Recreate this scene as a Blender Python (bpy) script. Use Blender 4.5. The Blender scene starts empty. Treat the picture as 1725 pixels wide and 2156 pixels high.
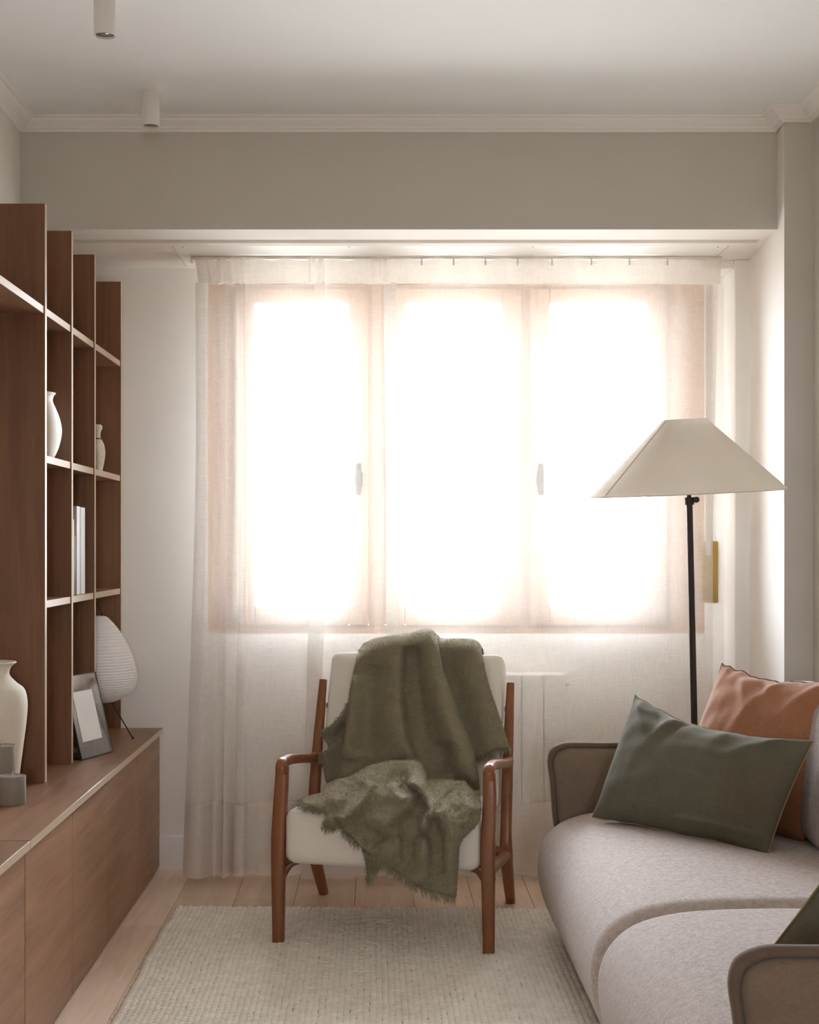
import bpy, bmesh, math, random
import numpy as np
from mathutils import Vector, Matrix, noise as mnoise

random.seed(7)
rng = np.random.default_rng(11)
scene = bpy.context.scene
COL = scene.collection

# ------------------------------------------------------------------ camera
FPX, PX0, PY0, CAMH = 2970.0, 795.0, 1148.0, 1.23      # focal length / principal point in 1725x2156 pixels
cam_data = bpy.data.cameras.new("camera")
cam_data.sensor_fit = 'AUTO'
cam_data.sensor_width = 36.0
cam_data.lens = FPX / 2156.0 * 36.0
cam_data.shift_x = (862.5 - PX0) / 2156.0
cam_data.shift_y = (PY0 - 1078.0) / 2156.0
cam_data.clip_start = 0.05
cam = bpy.data.objects.new("camera", cam_data)
cam.location = (0, 0, CAMH)
cam.rotation_euler = (math.pi / 2, 0, 0)
COL.objects.link(cam)
scene.camera = cam

# ------------------------------------------------------------------ world: even overcast sky, grey ground below the horizon
SKY = 1.0
world = bpy.data.worlds.new("overcast_sky")
scene.world = world
world.use_nodes = True
wt = world.node_tree
wt.nodes.clear()
w_out = wt.nodes.new("ShaderNodeOutputWorld")
w_bg = wt.nodes.new("ShaderNodeBackground")
w_tc = wt.nodes.new("ShaderNodeTexCoord")
w_sep = wt.nodes.new("ShaderNodeSeparateXYZ")
w_ramp = wt.nodes.new("ShaderNodeValToRGB")
w_map = wt.nodes.new("ShaderNodeMapRange")
w_map.inputs["From Min"].default_value = -1
w_map.inputs["From Max"].default_value = 1
wt.links.new(w_tc.outputs["Generated"], w_sep.inputs[0])
wt.links.new(w_sep.outputs["Z"], w_map.inputs["Value"])
wt.links.new(w_map.outputs["Result"], w_ramp.inputs["Fac"])
wt.links.new(w_ramp.outputs["Color"], w_bg.inputs["Color"])
wt.links.new(w_bg.outputs[0], w_out.inputs[0])
w_ramp.color_ramp.elements[0].position = 0.476
w_ramp.color_ramp.elements[0].color = (0.42, 0.415, 0.41, 1)
w_ramp.color_ramp.elements[1].position = 0.496
w_ramp.color_ramp.elements[1].color = (0.93, 1.0, 1.10, 1)
w_bg.inputs["Strength"].default_value = SKY


def portal(name, loc, rot, sx, sy):
    """sampling aid in a wall opening: sends no light of its own, only guides the sky's"""
    l = bpy.data.lights.new(name, 'AREA')
    l.shape = 'RECTANGLE'
    l.size, l.size_y = sx, sy
    l.cycles.is_portal = True
    o = bpy.data.objects.new(name, l)
    o.location, o.rotation_euler = loc, rot
    COL.objects.link(o)


portal("portal_window_bay", (0.30, 5.60, 1.56), (math.pi / 2, 0, math.pi), 1.95, 1.36)

portal("portal_fill_opening", (0.35, -3.69, 1.5), (math.pi / 2, 0, 0), 0.45, 0.75)  # guides sky light through the fill opening added behind the camera

scene.view_settings.view_transform = 'Standard'
scene.view_settings.look = 'None'
scene.view_settings.gamma = 1.0
scene.view_settings.use_curve_mapping = False
scene.view_settings.exposure = 5.95
scene.cycles.use_denoising = True
scene.cycles.max_bounces = 14
scene.cycles.diffuse_bounces = 8
scene.cycles.transparent_max_bounces = 24
scene.cycles.caustics_reflective = False
scene.cycles.caustics_refractive = False


# ------------------------------------------------------------------ helpers
def P(x, y, depth):
    """point that stands `depth` metres in front of the lens and shows at pixel x, y"""
    return np.array([(x - PX0) * depth / FPX, depth, CAMH - (y - PY0) * depth / FPX])


def lin(c):
    def f(v):
        v /= 255.0
        return v / 12.92 if v <= 0.04045 else ((v + 0.055) / 1.055) ** 2.4
    return (f(c[0]), f(c[1]), f(c[2]), 1.0)


def obj(name, verts, faces, mat, parent=None, smooth=True, sharp=None):
    verts = np.asarray(verts, dtype=float).reshape(-1, 3)
    if parent is not None:
        org = np.array(parent_origin(parent))
    else:
        lo, hi = verts.min(0), verts.max(0)
        org = np.array([(lo[0] + hi[0]) / 2, (lo[1] + hi[1]) / 2, lo[2]])
    me = bpy.data.meshes.new(name)
    me.from_pydata((verts - org).tolist(), [], [tuple(int(i) for i in f) for f in faces])
    me.update()
    if smooth:
        me.shade_smooth()
        if sharp:
            me.set_sharp_from_angle(angle=math.radians(sharp))
    if mat is not None:
        me.materials.append(mat)
    o = bpy.data.objects.new(name, me)
    COL.objects.link(o)
    if parent is not None:
        o.parent = parent
    else:
        o.location = org
    return o


def parent_origin(p):
    v = Vector(p.location)
    while p.parent is not None:
        p = p.parent
        v = v + Vector(p.location)
    return v


def tag(o, label=None, cat=None, group=None, kind=None):
    if label:
        o["label"] = label
    if cat:
        o["category"] = cat
    if group:
        o["group"] = group
    if kind:
        o["kind"] = kind
    return o


def thing(name, loc, label=None, cat=None, group=None, kind=None):
    o = bpy.data.objects.new(name, None)
    o.empty_display_size = 0.1
    o.location = loc
    COL.objects.link(o)
    return tag(o, label, cat, group, kind)


def from_bm(name, bm, mat, parent=None, smooth=True, sharp=35):
    bm.verts.ensure_lookup_table()
    bm.verts.index_update()
    v = np.array([p.co[:] for p in bm.verts])
    f = [[q.index for q in p.verts] for p in bm.faces]
    bm.free()
    return obj(name, v, f, mat, parent, smooth, sharp)


def box_bm(x0, x1, y0, y1, z0, z1, bevel=0.0, seg=2):
    bm = bmesh.new()
    bmesh.ops.create_cube(bm, size=1.0)
    for v in bm.verts:
        v.co = Vector(((x0 + x1) / 2 + v.co.x * (x1 - x0), (y0 + y1) / 2 + v.co.y * (y1 - y0), (z0 + z1) / 2 + v.co.z * (z1 - z0)))
    if bevel > 0:
        bmesh.ops.bevel(bm, geom=list(bm.edges), offset=bevel, segments=seg, profile=0.5, affect='EDGES')
    return bm


def box(name, x0, x1, y0, y1, z0, z1, mat, parent=None, bevel=0.0, seg=2):
    return from_bm(name, box_bm(x0, x1, y0, y1, z0, z1, bevel, seg), mat, parent, True, 40)


def boxes(name, lst, mat, parent=None):
    """several abutting blocks as one mesh (a wall with an opening)"""
    V, F = [], []
    for (x0, x1, y0, y1, z0, z1) in lst:
        b = len(V)
        V += [(x0, y0, z0), (x1, y0, z0), (x1, y1, z0), (x0, y1, z0), (x0, y0, z1), (x1, y0, z1), (x1, y1, z1), (x0, y1, z1)]
        F += [[b + i for i in q] for q in ((0, 3, 2, 1), (4, 5, 6, 7), (0, 1, 5, 4), (1, 2, 6, 5), (2, 3, 7, 6), (3, 0, 4, 7))]
    return obj(name, V, F, mat, parent, False)


def catmull(pts, n):
    """n samples of a Catmull-Rom spline through pts"""
    pts = np.asarray(pts, float)
    ext = np.vstack([2 * pts[0] - pts[1], pts, 2 * pts[-1] - pts[-2]])
    m = len(pts) - 1
    out = []
    for s in np.linspace(0, m, n):
        i = min(int(s), m - 1)
        t = s - i
        p0, p1, p2, p3 = ext[i:i + 4]
        out.append(0.5 * ((2 * p1) + (-p0 + p2) * t + (2 * p0 - 5 * p1 + 4 * p2 - p3) * t * t + (-p0 + 3 * p1 - 3 * p2 + p3) * t ** 3))
    return np.array(out)


def tube_data(path, radius, seg=12, ref=(0, 0, 1), aspect=1.0, closed=False, power=2.0):
    path = np.asarray(path, float)
    n = len(path)
    r = np.full(n, radius, float) if np.isscalar(radius) else np.asarray(radius, float)
    if closed:
        tan = np.roll(path, -1, 0) - np.roll(path, 1, 0)
    else:
        tan = np.gradient(path, axis=0)
    tan /= np.linalg.norm(tan, axis=1)[:, None] + 1e-12
    V = []
    ref = np.asarray(ref, float)
    for i in range(n):
        s = np.cross(tan[i], ref)
        if np.linalg.norm(s) < 1e-4:
            s = np.cross(tan[i], (1, 0.01, 0))
        s /= np.linalg.norm(s)
        u = np.cross(s, tan[i])
        for k in range(seg):
            a = 2 * math.pi * k / seg
            c, d = math.cos(a), math.sin(a)
            c = math.copysign(abs(c) ** (2 / power), c)
            d = math.copysign(abs(d) ** (2 / power), d)
            V.append(path[i] + r[i] * (c * s * aspect + d * u))
    F = []
    for i in range(n if closed else n - 1):
        j = (i + 1) % n
        for k in range(seg):
            k2 = (k + 1) % seg
            F.append((i * seg + k, i * seg + k2, j * seg + k2, j * seg + k))
    if not closed:
        F.append(tuple(range(seg))[::-1])
        F.append(tuple((n - 1) * seg + k for k in range(seg)))
    return np.array(V), F


def tube(name, path, radius, mat, parent=None, seg=12, **kw):
    v, f = tube_data(path, radius, seg, **kw)
    return obj(name, v, f, mat, parent, True, 60)


def lathe(name, prof, cx, cy, mat, parent=None, seg=48, squash=None, sharp=None):
    V, F = [], []
    n = len(prof)
    for (r, z) in prof:
        for k in range(seg):
            a = 2 * math.pi * k / seg
            if squash:
                dx, dy = squash(a)
            else:
                dx, dy = math.cos(a), math.sin(a)
            V.append((cx + r * dx, cy + r * dy, z))
    for i in range(n - 1):
        for k in range(seg):
            k2 = (k + 1) % seg
            F.append((i * seg + k, i * seg + k2, (i + 1) * seg + k2, (i + 1) * seg + k))
    F.append(tuple(range(seg))[::-1])
    F.append(tuple((n - 1) * seg + k for k in range(seg)))
    return obj(name, V, F, mat, parent, True, sharp)


def join_data(parts):
    V, F, b = [], [], 0
    for v, f in parts:
        V.append(np.asarray(v, float))
        F += [tuple(i + b for i in q) for q in f]
        b += len(v)
    return np.vstack(V), F


# ------------------------------------------------------------------ materials
def mat_new(name):
    m = bpy.data.materials.new(name)
    m.use_nodes = True
    nt = m.node_tree
    return m, nt, nt.nodes["Principled BSDF"], nt.nodes["Material Output"]


def coords(nt, scale=(1, 1, 1), kind="Object", rot=(0, 0, 0)):
    tc = nt.nodes.new("ShaderNodeTexCoord")
    mp = nt.nodes.new("ShaderNodeMapping")
    mp.inputs["Scale"].default_value = scale
    mp.inputs["Rotation"].default_value = rot
    nt.links.new(tc.outputs[kind], mp.inputs["Vector"])
    return mp.outputs[0]


def noise_node(nt, vec, scale, detail=4, rough=0.6, dist=0.0):
    n = nt.nodes.new("ShaderNodeTexNoise")
    n.inputs["Scale"].default_value = scale
    n.inputs["Detail"].default_value = detail
    n.inputs["Roughness"].default_value = rough
    n.inputs["Distortion"].default_value = dist
    nt.links.new(vec, n.inputs["Vector"])
    return n.outputs["Fac"]


def ramp(nt, fac, stops):
    r = nt.nodes.new("ShaderNodeValToRGB")
    e = r.color_ramp.elements
    while len(e) < len(stops):
        e.new(0.5)
    for q, (p, c) in zip(e, stops):
        q.position = p
        q.color = c if len(c) == 4 else (*c, 1)
    nt.links.new(fac, r.inputs["Fac"])
    return r.outputs["Color"]


def bump(nt, bsdf, height, strength, dist=0.002):
    b = nt.nodes.new("ShaderNodeBump")
    b.inputs["Strength"].default_value = strength
    b.inputs["Distance"].default_value = dist
    nt.links.new(height, b.inputs["Height"])
    nt.links.new(b.outputs["Normal"], bsdf.inputs["Normal"])


def math_node(nt, op, a, b):
    n = nt.nodes.new("ShaderNodeMath")
    n.operation = op
    for i, v in enumerate((a, b)):
        if isinstance(v, (int, float)):
            n.inputs[i].default_value = v
        else:
            nt.links.new(v, n.inputs[i])
    return n.outputs[0]


def plain(name, rgb, rough=0.6, var=0.04, scale=8, metal=0.0, bumps=0.0, bscale=200, spec=0.5):
    m, nt, b, _ = mat_new(name)
    v = coords(nt)
    c = lin(rgb)
    lo = tuple(x * (1 - var) for x in c[:3])
    hi = tuple(min(1, x * (1 + var)) for x in c[:3])
    nt.links.new(ramp(nt, noise_node(nt, v, scale), [(0.3, lo), (0.7, hi)]), b.inputs["Base Color"])
    b.inputs["Roughness"].default_value = rough
    b.inputs["Metallic"].default_value = metal
    b.inputs["Specular IOR Level"].default_value = spec
    if bumps:
        bump(nt, b, noise_node(nt, v, bscale, 2), bumps)
    return m


def wood(name, rgb, axis=2, contrast=0.28, rough=0.42, grain=22, fine=120, spec=0.4, off=(0, 0, 0)):
    """long grain along `axis`"""
    m, nt, b, _ = mat_new(name)
    s = [1.0, 1.0, 1.0]
    s[axis] = 0.07
    v = coords(nt, tuple(s))
    a = noise_node(nt, v, grain, 6, 0.62, 0.9)
    f = noise_node(nt, v, fine, 3, 0.7, 0.2)
    v2 = coords(nt)
    big = noise_node(nt, v2, 2.2, 3, 0.5)
    mix = math_node(nt, 'ADD', math_node(nt, 'MULTIPLY', a, 0.6), math_node(nt, 'ADD', math_node(nt, 'MULTIPLY', f, 0.25), math_node(nt, 'MULTIPLY', big, 0.35)))
    c = lin(rgb)[:3]
    dk = tuple(x * (1 - contrast) * k for x, k in zip(c, (1.0, 0.94, 0.88)))
    lt = tuple(min(1, x * (1 + contrast)) for x in c)
    nt.links.new(ramp(nt, mix, [(0.42, dk), (0.60, c), (0.80, lt)]), b.inputs["Base Color"])
    b.inputs["Roughness"].default_value = rough
    b.inputs["Specular IOR Level"].default_value = spec
    bump(nt, b, f, 0.12, 0.001)
    return m


def fabric(name, rgb, rough=0.95, weave=900, var=0.10, strength=0.35, sheen=0.2, mottle=14, rot=0.0):
    m, nt, b, _ = mat_new(name)
    v = coords(nt, (1, 1, 1), "Object", (rot, rot, rot))
    va = coords(nt, (1, 1, 0.15))
    vb = coords(nt, (0.15, 0.15, 1))
    n1 = noise_node(nt, va, weave, 2)
    n2 = noise_node(nt, vb, weave, 2)
    w = math_node(nt, 'ADD', math_node(nt, 'MULTIPLY', n1, 0.5), math_node(nt, 'MULTIPLY', n2, 0.5))
    big = noise_node(nt, v, mottle, 4)
    mix = math_node(nt, 'ADD', math_node(nt, 'MULTIPLY', w, 0.7), math_node(nt, 'MULTIPLY', big, 0.3))
    c = lin(rgb)[:3]
    nt.links.new(ramp(nt, mix, [(0.35, tuple(x * (1 - var * 2) for x in c)), (0.5, c), (0.65, tuple(min(1, x * (1 + var * 2)) for x in c))]), b.inputs["Base Color"])
    b.inputs["Roughness"].default_value = rough
    b.inputs["Specular IOR Level"].default_value = 0.15
    b.inputs["Sheen Weight"].default_value = sheen
    b.inputs["Sheen Roughness"].default_value = 0.5
    bump(nt, b, w, strength, 0.0015)
    return m


def sheer(name, rgb, transp, transl, weave=1.0):
    """thin cloth: some light passes straight through, the rest is scattered to both sides"""
    m, nt, b, out = mat_new(name)
    nt.nodes.remove(b)
    c = lin(rgb)
    va = coords(nt, (1, 1, 0.05))
    vb = coords(nt, (0.05, 0.05, 1))
    n1 = noise_node(nt, va, 420, 3, 0.7)
    n2 = noise_node(nt, vb, 420, 3, 0.7)
    w = math_node(nt, 'MAXIMUM', n1, n2)
    tr = nt.nodes.new("ShaderNodeBsdfTransparent")
    df = nt.nodes.new("ShaderNodeBsdfDiffuse")
    tl = nt.nodes.new("ShaderNodeBsdfTranslucent")
    df.inputs["Color"].default_value = c
    tl.inputs["Color"].default_value = c
    mx = nt.nodes.new("ShaderNodeMixShader")
    mx.inputs["Fac"].default_value = transl
    nt.links.new(df.outputs[0], mx.inputs[1])
    nt.links.new(tl.outputs[0], mx.inputs[2])
    mr = nt.nodes.new("ShaderNodeMapRange")
    mr.inputs["From Min"].default_value = 0.45
    mr.inputs["From Max"].default_value = 0.75
    mr.inputs["To Min"].default_value = min(1, transp * (1 + 0.5 * weave))
    mr.inputs["To Max"].default_value = transp * (1 - 0.6 * weave)
    nt.links.new(w, mr.inputs["Value"])
    m2 = nt.nodes.new("ShaderNodeMixShader")
    nt.links.new(mr.outputs["Result"], m2.inputs["Fac"])
    nt.links.new(mx.outputs[0], m2.inputs[1])
    nt.links.new(tr.outputs[0], m2.inputs[2])
    nt.links.new(m2.outputs[0], out.inputs["Surface"])
    return m


def glass_mat(name, tint, mixfac=1.0, rough=0.02):
    m, nt, b, out = mat_new(name)
    nt.nodes.remove(b)
    tr = nt.nodes.new("ShaderNodeBsdfTransparent")
    tr.inputs["Color"].default_value = (*tint, 1)
    gl = nt.nodes.new("ShaderNodeBsdfGlossy")
    gl.inputs["Roughness"].default_value = rough
    fr = nt.nodes.new("ShaderNodeFresnel")
    fr.inputs["IOR"].default_value = 1.45
    mx = nt.nodes.new("ShaderNodeMixShader")
    nt.links.new(math_node(nt, 'MULTIPLY', fr.outputs[0], mixfac), mx.inputs["Fac"])
    nt.links.new(tr.outputs[0], mx.inputs[1])
    nt.links.new(gl.outputs[0], mx.inputs[2])
    nt.links.new(mx.outputs[0], out.inputs["Surface"])
    return m


M = {}
M["ceiling"] = plain("ceiling_paint", (241, 243, 243), 0.9, 0.01, 3, bumps=0.03, bscale=90)
M["greige"] = plain("greige_wall_paint", (204, 199, 190), 0.9, 0.015, 4, bumps=0.05, bscale=160)
M["wall"] = plain("off_white_wall_paint", (232, 227, 221), 0.9, 0.012, 4, bumps=0.05, bscale=160)
M["white"] = plain("white_satin_paint", (240, 238, 234), 0.5, 0.01, 4)
M["floorbase"] = plain("subfloor", (120, 95, 75), 0.9)
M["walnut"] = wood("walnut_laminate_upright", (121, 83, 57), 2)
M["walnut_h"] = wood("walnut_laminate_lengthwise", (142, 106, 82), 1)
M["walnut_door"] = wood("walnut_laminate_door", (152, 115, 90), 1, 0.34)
M["edge"] = wood("pale_edge_band", (200, 178, 155), 1, 0.06, 0.3)
M["darkgap"] = plain("dark_recess", (40, 30, 24), 0.9)
M["sash"] = wood("honey_window_wood", (184, 156, 136), 2, 0.15, 0.35)
M["chairwood"] = wood("teak_chair_wood", (132, 81, 47), 2, 0.32, 0.34, 40, 160, 0.5)
M["chairwood_h"] = wood("teak_chair_arm_wood", (132, 81, 47), 1, 0.32, 0.34, 40, 160, 0.5)
M["upholstery"] = fabric("cream_upholstery", (230, 222, 210), 0.95, 700, 0.03, 0.25, 0.15)
M["sofa"] = fabric("taupe_sofa_cloth", (186, 174, 167), 0.95, 750, 0.17, 0.5, 0.10, 70)
M["sofa_dark"] = fabric("taupe_sofa_arm_cloth", (126, 109, 94), 0.95, 800, 0.10, 0.4, 0.25)
M["welt"] = fabric("brown_welt_cloth", (108, 90, 77), 0.95, 800, 0.08, 0.3, 0.2)
M["greenlinen"] = fabric("green_linen", (100, 95, 80), 0.95, 500, 0.09, 0.5, 0.08, 9)
M["ochre"] = plain("ochre_thread", (150, 128, 84), 0.9)
M["rust"] = fabric("rust_wool", (164, 113, 83), 0.95, 420, 0.09, 0.45, 0.3)
M["rustedge"] = plain("rust_edge", (150, 96, 68), 0.9)
M["mohair"] = fabric("olive_mohair", (140, 131, 107), 1.0, 300, 0.12, 0.6, 0.06, 30)
M["mohair_fibre"] = fabric("olive_mohair_fibre", (150, 141, 116), 1.0, 60, 0.15, 0.1, 0.1, 40)
M["rug"] = plain("rug_wool", (244, 238, 226), 1.0, 0.09, 30, bumps=0.4, bscale=700, spec=0.1)
M["rugbase"] = plain("rug_backing", (128, 115, 98), 1.0, 0.06, 60, spec=0.1)
M["shade"] = sheer("linen_lamp_shade", (226, 216, 202), 0.0, 0.28, 0.0)
M["bronze"] = plain("dark_bronze_metal", (50, 41, 38), 0.6, 0.08, 30, 0.25)
M["brass"] = plain("aged_brass", (146, 116, 50), 0.5, 0.06, 20, 0.2)
M["paper"] = plain("rice_paper", (240, 238, 236), 0.9, 0.02, 40, bumps=0.25, bscale=60)
M["wire"] = plain("black_wire", (30, 26, 24), 0.5)
M["ceramic"] = plain("speckled_ceramic", (222, 212, 196), 0.75, 0.05, 240, bumps=0.15, bscale=180)
M["ceramic_white"] = plain("white_ceramic", (236, 229, 220), 0.5, 0.02, 12)
M["ceramic_old"] = plain("crackled_ceramic", (226, 216, 196), 0.75, 0.12, 60, bumps=0.3, bscale=120)
M["band"] = plain("dark_band", (58, 54, 52), 0.7)
M["candle"] = plain("grey_wax", (140, 129, 115), 0.6, 0.10, 160, bumps=0.2, bscale=140)
M["candletop"] = plain("grey_wax_top", (170, 160, 147), 0.5, 0.04, 30)
M["wick"] = plain("wick", (226, 218, 205), 0.9)
M["smoke"] = glass_mat("smoked_glass", (0.50, 0.49, 0.485), 0.35)
M["smoke_edge"] = plain("black_frame_edge", (38, 36, 36), 0.3)
M["card"] = plain("white_card", (242, 242, 240), 0.8, 0.005)
M["cardprint"] = plain("pale_grey_print", (233, 233, 231), 0.8)
M["pane"] = glass_mat("window_glass", (0.96, 0.97, 0.97))
M["metal_white"] = plain("white_lacquer", (226, 222, 216), 0.4, 0.01)
M["lens"] = plain("spot_reflector", (176, 170, 164), 0.25, 0.05, 20, 0.7)
M["radiator"] = plain("radiator_enamel", (240, 237, 232), 0.45, 0.01)
M["strap"] = plain("grey_strap", (176, 168, 158), 0.9, 0.12, 300)
M["curtain"] = sheer("sheer_linen", (242, 238, 232), 0.52, 0.17, 0.20)
M["curtain_double"] = sheer("sheer_linen_doubled", (238, 232, 224), 0.30, 0.16, 0.4)
M["book_white"] = plain("white_book_cloth", (228, 224, 228), 0.5)
M["book_grey"] = plain("grey_book_cloth", (176, 170, 168), 0.6)
M["book_black"] = plain("black_book_cloth", (44, 40, 40), 0.6)
M["book_cream"] = plain("cream_book_cloth", (232, 214, 186), 0.6)
M["pages"] = plain("book_pages", (226, 218, 204), 0.9, 0.06, 200)

# ------------------------------------------------------------------ setting: shell of the room
XL, XR = -1.194, 1.42           # side walls
YB = 5.37                       # window wall
ZC, ZBAY = 2.65, 2.285          # main ceiling, lowered bay ceiling
YBEAM, YCOL = 4.71, 4.60
YREAR = -3.6

# floor boards -----------------------------------------------------
floor = thing("floor", (0.1, 2.0, 0.0), "pale oak plank floor running towards the window", None, None, "structure")
obj("subfloor", [(XL - 0.1, YREAR - 0.1, -0.012), (1.6, YREAR - 0.1, -0.012), (1.6, YB + 0.1, -0.012), (XL - 0.1, YB + 0.1, -0.012)], [(0, 1, 2, 3)], M["floorbase"], floor, False)
plank_mats = [wood("oak_plank", c, 1, 0.16, 0.5, 20, 110, 0.35) for c in ((229, 204, 182), (221, 196, 173), (234, 211, 190), (225, 201, 178), (217, 191, 168))]
pw = 0.2045
row = 0
x = XL
cuts = [[4.26], [3.3, 5.02], [2.6, 4.55], [3.75], [2.9, 4.9], [3.5, 5.2], [2.7, 4.4], [3.9], [3.1, 4.7], [2.5, 4.1], [3.6], [2.9, 4.6], [3.3]]
seams = [-1.105, -0.901, -0.697, -0.494, -0.288, -0.078, 0.126, 0.33, 0.535, 0.74, 0.944, 1.15, 1.354]
edges = [XL] + seams + [1.6]
for r_i in range(len(edges) - 1):
    ys = [1.2] + cuts[r_i % len(cuts)] + [YB]
    ys = [YREAR] + ys
    for k in range(len(ys) - 1):
        box("plank", edges[r_i] + 0.0006, edges[r_i + 1] - 0.0006, ys[k] + 0.0006, ys[k + 1] - 0.0006, -0.011, 0.0, plank_mats[(r_i * 3 + k * 2) % 5], floor, 0.0012, 1)

# walls ------------------------------------------------------------
tag(boxes("wall_left", [(XL - 0.15, XL, YREAR, YB + 0.25, -0.1, ZC + 0.05)], M["wall"]), "off-white side wall behind the bookshelf", None, None, "structure")
tag(boxes("wall_right", [(XR, XR + 0.15, YREAR, YCOL, -0.1, ZC + 0.05)], M["greige"]),
    "greige side wall behind the sofa", None, None, "structure")
RWX0, RWX1, RWZ0, RWZ1 = 0.125, 0.575, 1.125, 1.875  # opening added to the unseen rear wall to let in fill light
tag(boxes("wall_rear", [(XL, RWX0, YREAR - 0.15, YREAR, 0, ZC + 0.05), (RWX1, XR + 0.15, YREAR - 0.15, YREAR, 0, ZC + 0.05),
                        (RWX0, RWX1, YREAR - 0.15, YREAR, 0, RWZ0), (RWX0, RWX1, YREAR - 0.15, YREAR, RWZ1, ZC + 0.05)], M["greige"]),
    "greige wall behind the photographer with an opening added for fill light", None, None, "structure")
# window wall with the opening
WX0, WX1, WZ0, WZ1 = -0.650, 1.252, 0.892, 2.228
tag(boxes("wall_back", [(XL, WX0, YB, YB + 0.25, -0.1, ZBAY + 0.1), (WX1, 1.60, YB, YB + 0.25, -0.1, ZBAY + 0.1),
                        (WX0, WX1, YB, YB + 0.25, -0.1, WZ0), (WX0, WX1, YB, YB + 0.25, WZ1, ZBAY + 0.1)], M["wall"]),
    "off-white window wall behind the sheer curtain", None, None, "structure")
# pier on the right: greige front, splayed white reveal
pier = thing("wall_pier", (1.40, 4.9, 0), "pier beside the window bay with greige front and white splayed reveal", None, None, "structure")
XP0, XP1 = 1.327, 1.385
obj("pier_front", [(XP0, YCOL, 0), (XR + 0.15, YCOL, 0), (XR + 0.15, YCOL, ZC), (XP0, YCOL, ZC)], [(0, 1, 2, 3)], M["greige"], pier, False)
obj("pier_reveal", [(XP0, YCOL, 0), (XP0, YCOL, ZC), (XP1, YB, ZC), (XP1, YB, 0)], [(0, 1, 2, 3)], M["wall"], pier, False)
obj("pier_core", [(XP1, YB, 0), (XP1, YB, ZC), (XR + 0.15, YB, ZC), (XR + 0.15, YB, 0), (XR + 0.15, YCOL, 0), (XR + 0.15, YCOL, ZC)],
    [(0, 1, 2, 3), (3, 2, 5, 4)], M["wall"], pier, False)
# beam across the bay
beam = thing("wall_beam", (0.1, YBEAM, ZBAY), "wide greige beam spanning above the window bay", None, None, "structure")
obj("beam_front", [(XL, YBEAM, ZBAY), (XP0 + 0.02, YBEAM, ZBAY), (XP0 + 0.02, YBEAM, ZC), (XL, YBEAM, ZC)], [(0, 1, 2, 3)], M["greige"], beam, False)
obj("beam_back", [(XL, YB + 0.2, ZBAY + 0.09), (XR, YB + 0.2, ZBAY + 0.09), (XR, YB + 0.2, ZC + 0.05), (XL, YB + 0.2, ZC + 0.05)], [(0, 1, 2, 3)], M["wall"], beam, False)
# ceilings
tag(boxes("ceiling", [(XL - 0.15, XR + 0.15, YREAR - 0.15, YBEAM, ZC, ZC + 0.1)], M["ceiling"]), "white main ceiling", None, None, "structure")
bay = thing("ceiling_bay", (0.1, 5.04, ZBAY), "lowered white ceiling of the window bay", None, None, "structure")
YS0, YS1 = 4.872, 4.925
groove_end = 1.325
boxes("soffit", [(XL, 1.40, YBEAM + 0.003, YS0, ZBAY, ZBAY + 0.09), (groove_end, 1.40, YS0, YS1, ZBAY, ZBAY + 0.09), (XL, groove_end, YS0, YS1, ZBAY + 0.02, ZBAY + 0.09)], M["wall"], bay)
PYA, PYB2, PXA, PXB = 4.972, 5.335, -0.7246, 1.24
boxes("soffit_rear", [(XL, 1.40, YS1, PYA - 0.0015, ZBAY, ZBAY + 0.09), (XL, PXA - 0.0015, PYA - 0.0015, YB, ZBAY, ZBAY + 0.09),
                      (PXB + 0.0015, 1.40, PYA - 0.0015, YB, ZBAY, ZBAY + 0.09), (PXA - 0.0015, PXB + 0.0015, PYB2 + 0.0015, YB, ZBAY, ZBAY + 0.09),
                      (PXA - 0.0015, PXB + 0.0015, PYA - 0.0015, PYB2 + 0.0015, ZBAY + 0.03, ZBAY + 0.09)], M["wall"], bay)
hatch = box("hatch_panel", PXA + 0.0005, PXB - 0.0005, PYA + 0.0005, PYB2 - 0.0005, ZBAY + 0.0005, ZBAY + 0.018, M["white"], bay, 0.001, 1)
for sx_ in (-0.69, -0.1, 0.55, 1.205):
    lathe("screw", [(0.0008, ZBAY - 0.0005), (0.003, ZBAY - 0.0005), (0.003, ZBAY + 0.002)], sx_, PYA + 0.02, M["lens"], hatch, 12)

# crown moulding ---------------------------------------------------
CB, CT, CP = 2.608, ZC, 0.066
prof = [(0.0, CB), (0.010, CB), (0.012, CB + 0.006), (0.020, CB + 0.008), (0.024, CB + 0.013), (0.036, CB + 0.020), (0.047, CB + 0.028), (0.050, CB + 0.034), (0.060, CB + 0.036), (CP, CT - 0.002), (CP, CT + 0.001)]


def crown(name, plan, label, close_dirs):
    """plan: list of (x, y, nx, ny) wall points with the mitre direction the profile is pushed out along"""
    V, F = [], []
    for (px_, py_, nx, ny) in plan:
        for (d, z) in prof:
            V.append((px_ + nx * d, py_ + ny * d, z))
    n = len(prof)
    for i in range(len(plan) - 1):
        for k in range(n - 1):
            F.append((i * n + k, i * n + k + 1, (i + 1) * n + k + 1, (i + 1) * n + k))
    o = obj(name, V, F, M["white"], None, True, 20)
    return tag(o, label, None, None, "structure")


crown("trim_1", [(XL, YREAR, 1, 0), (XL, YBEAM, 1, -1), (XP0 + 0.004, YBEAM, -1, -1), (XP0, YCOL, -1, -1), (XR, YCOL, -1, -1), (XR, YREAR, -1, 0)],
      "white stepped crown moulding around the main ceiling", None)
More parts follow.
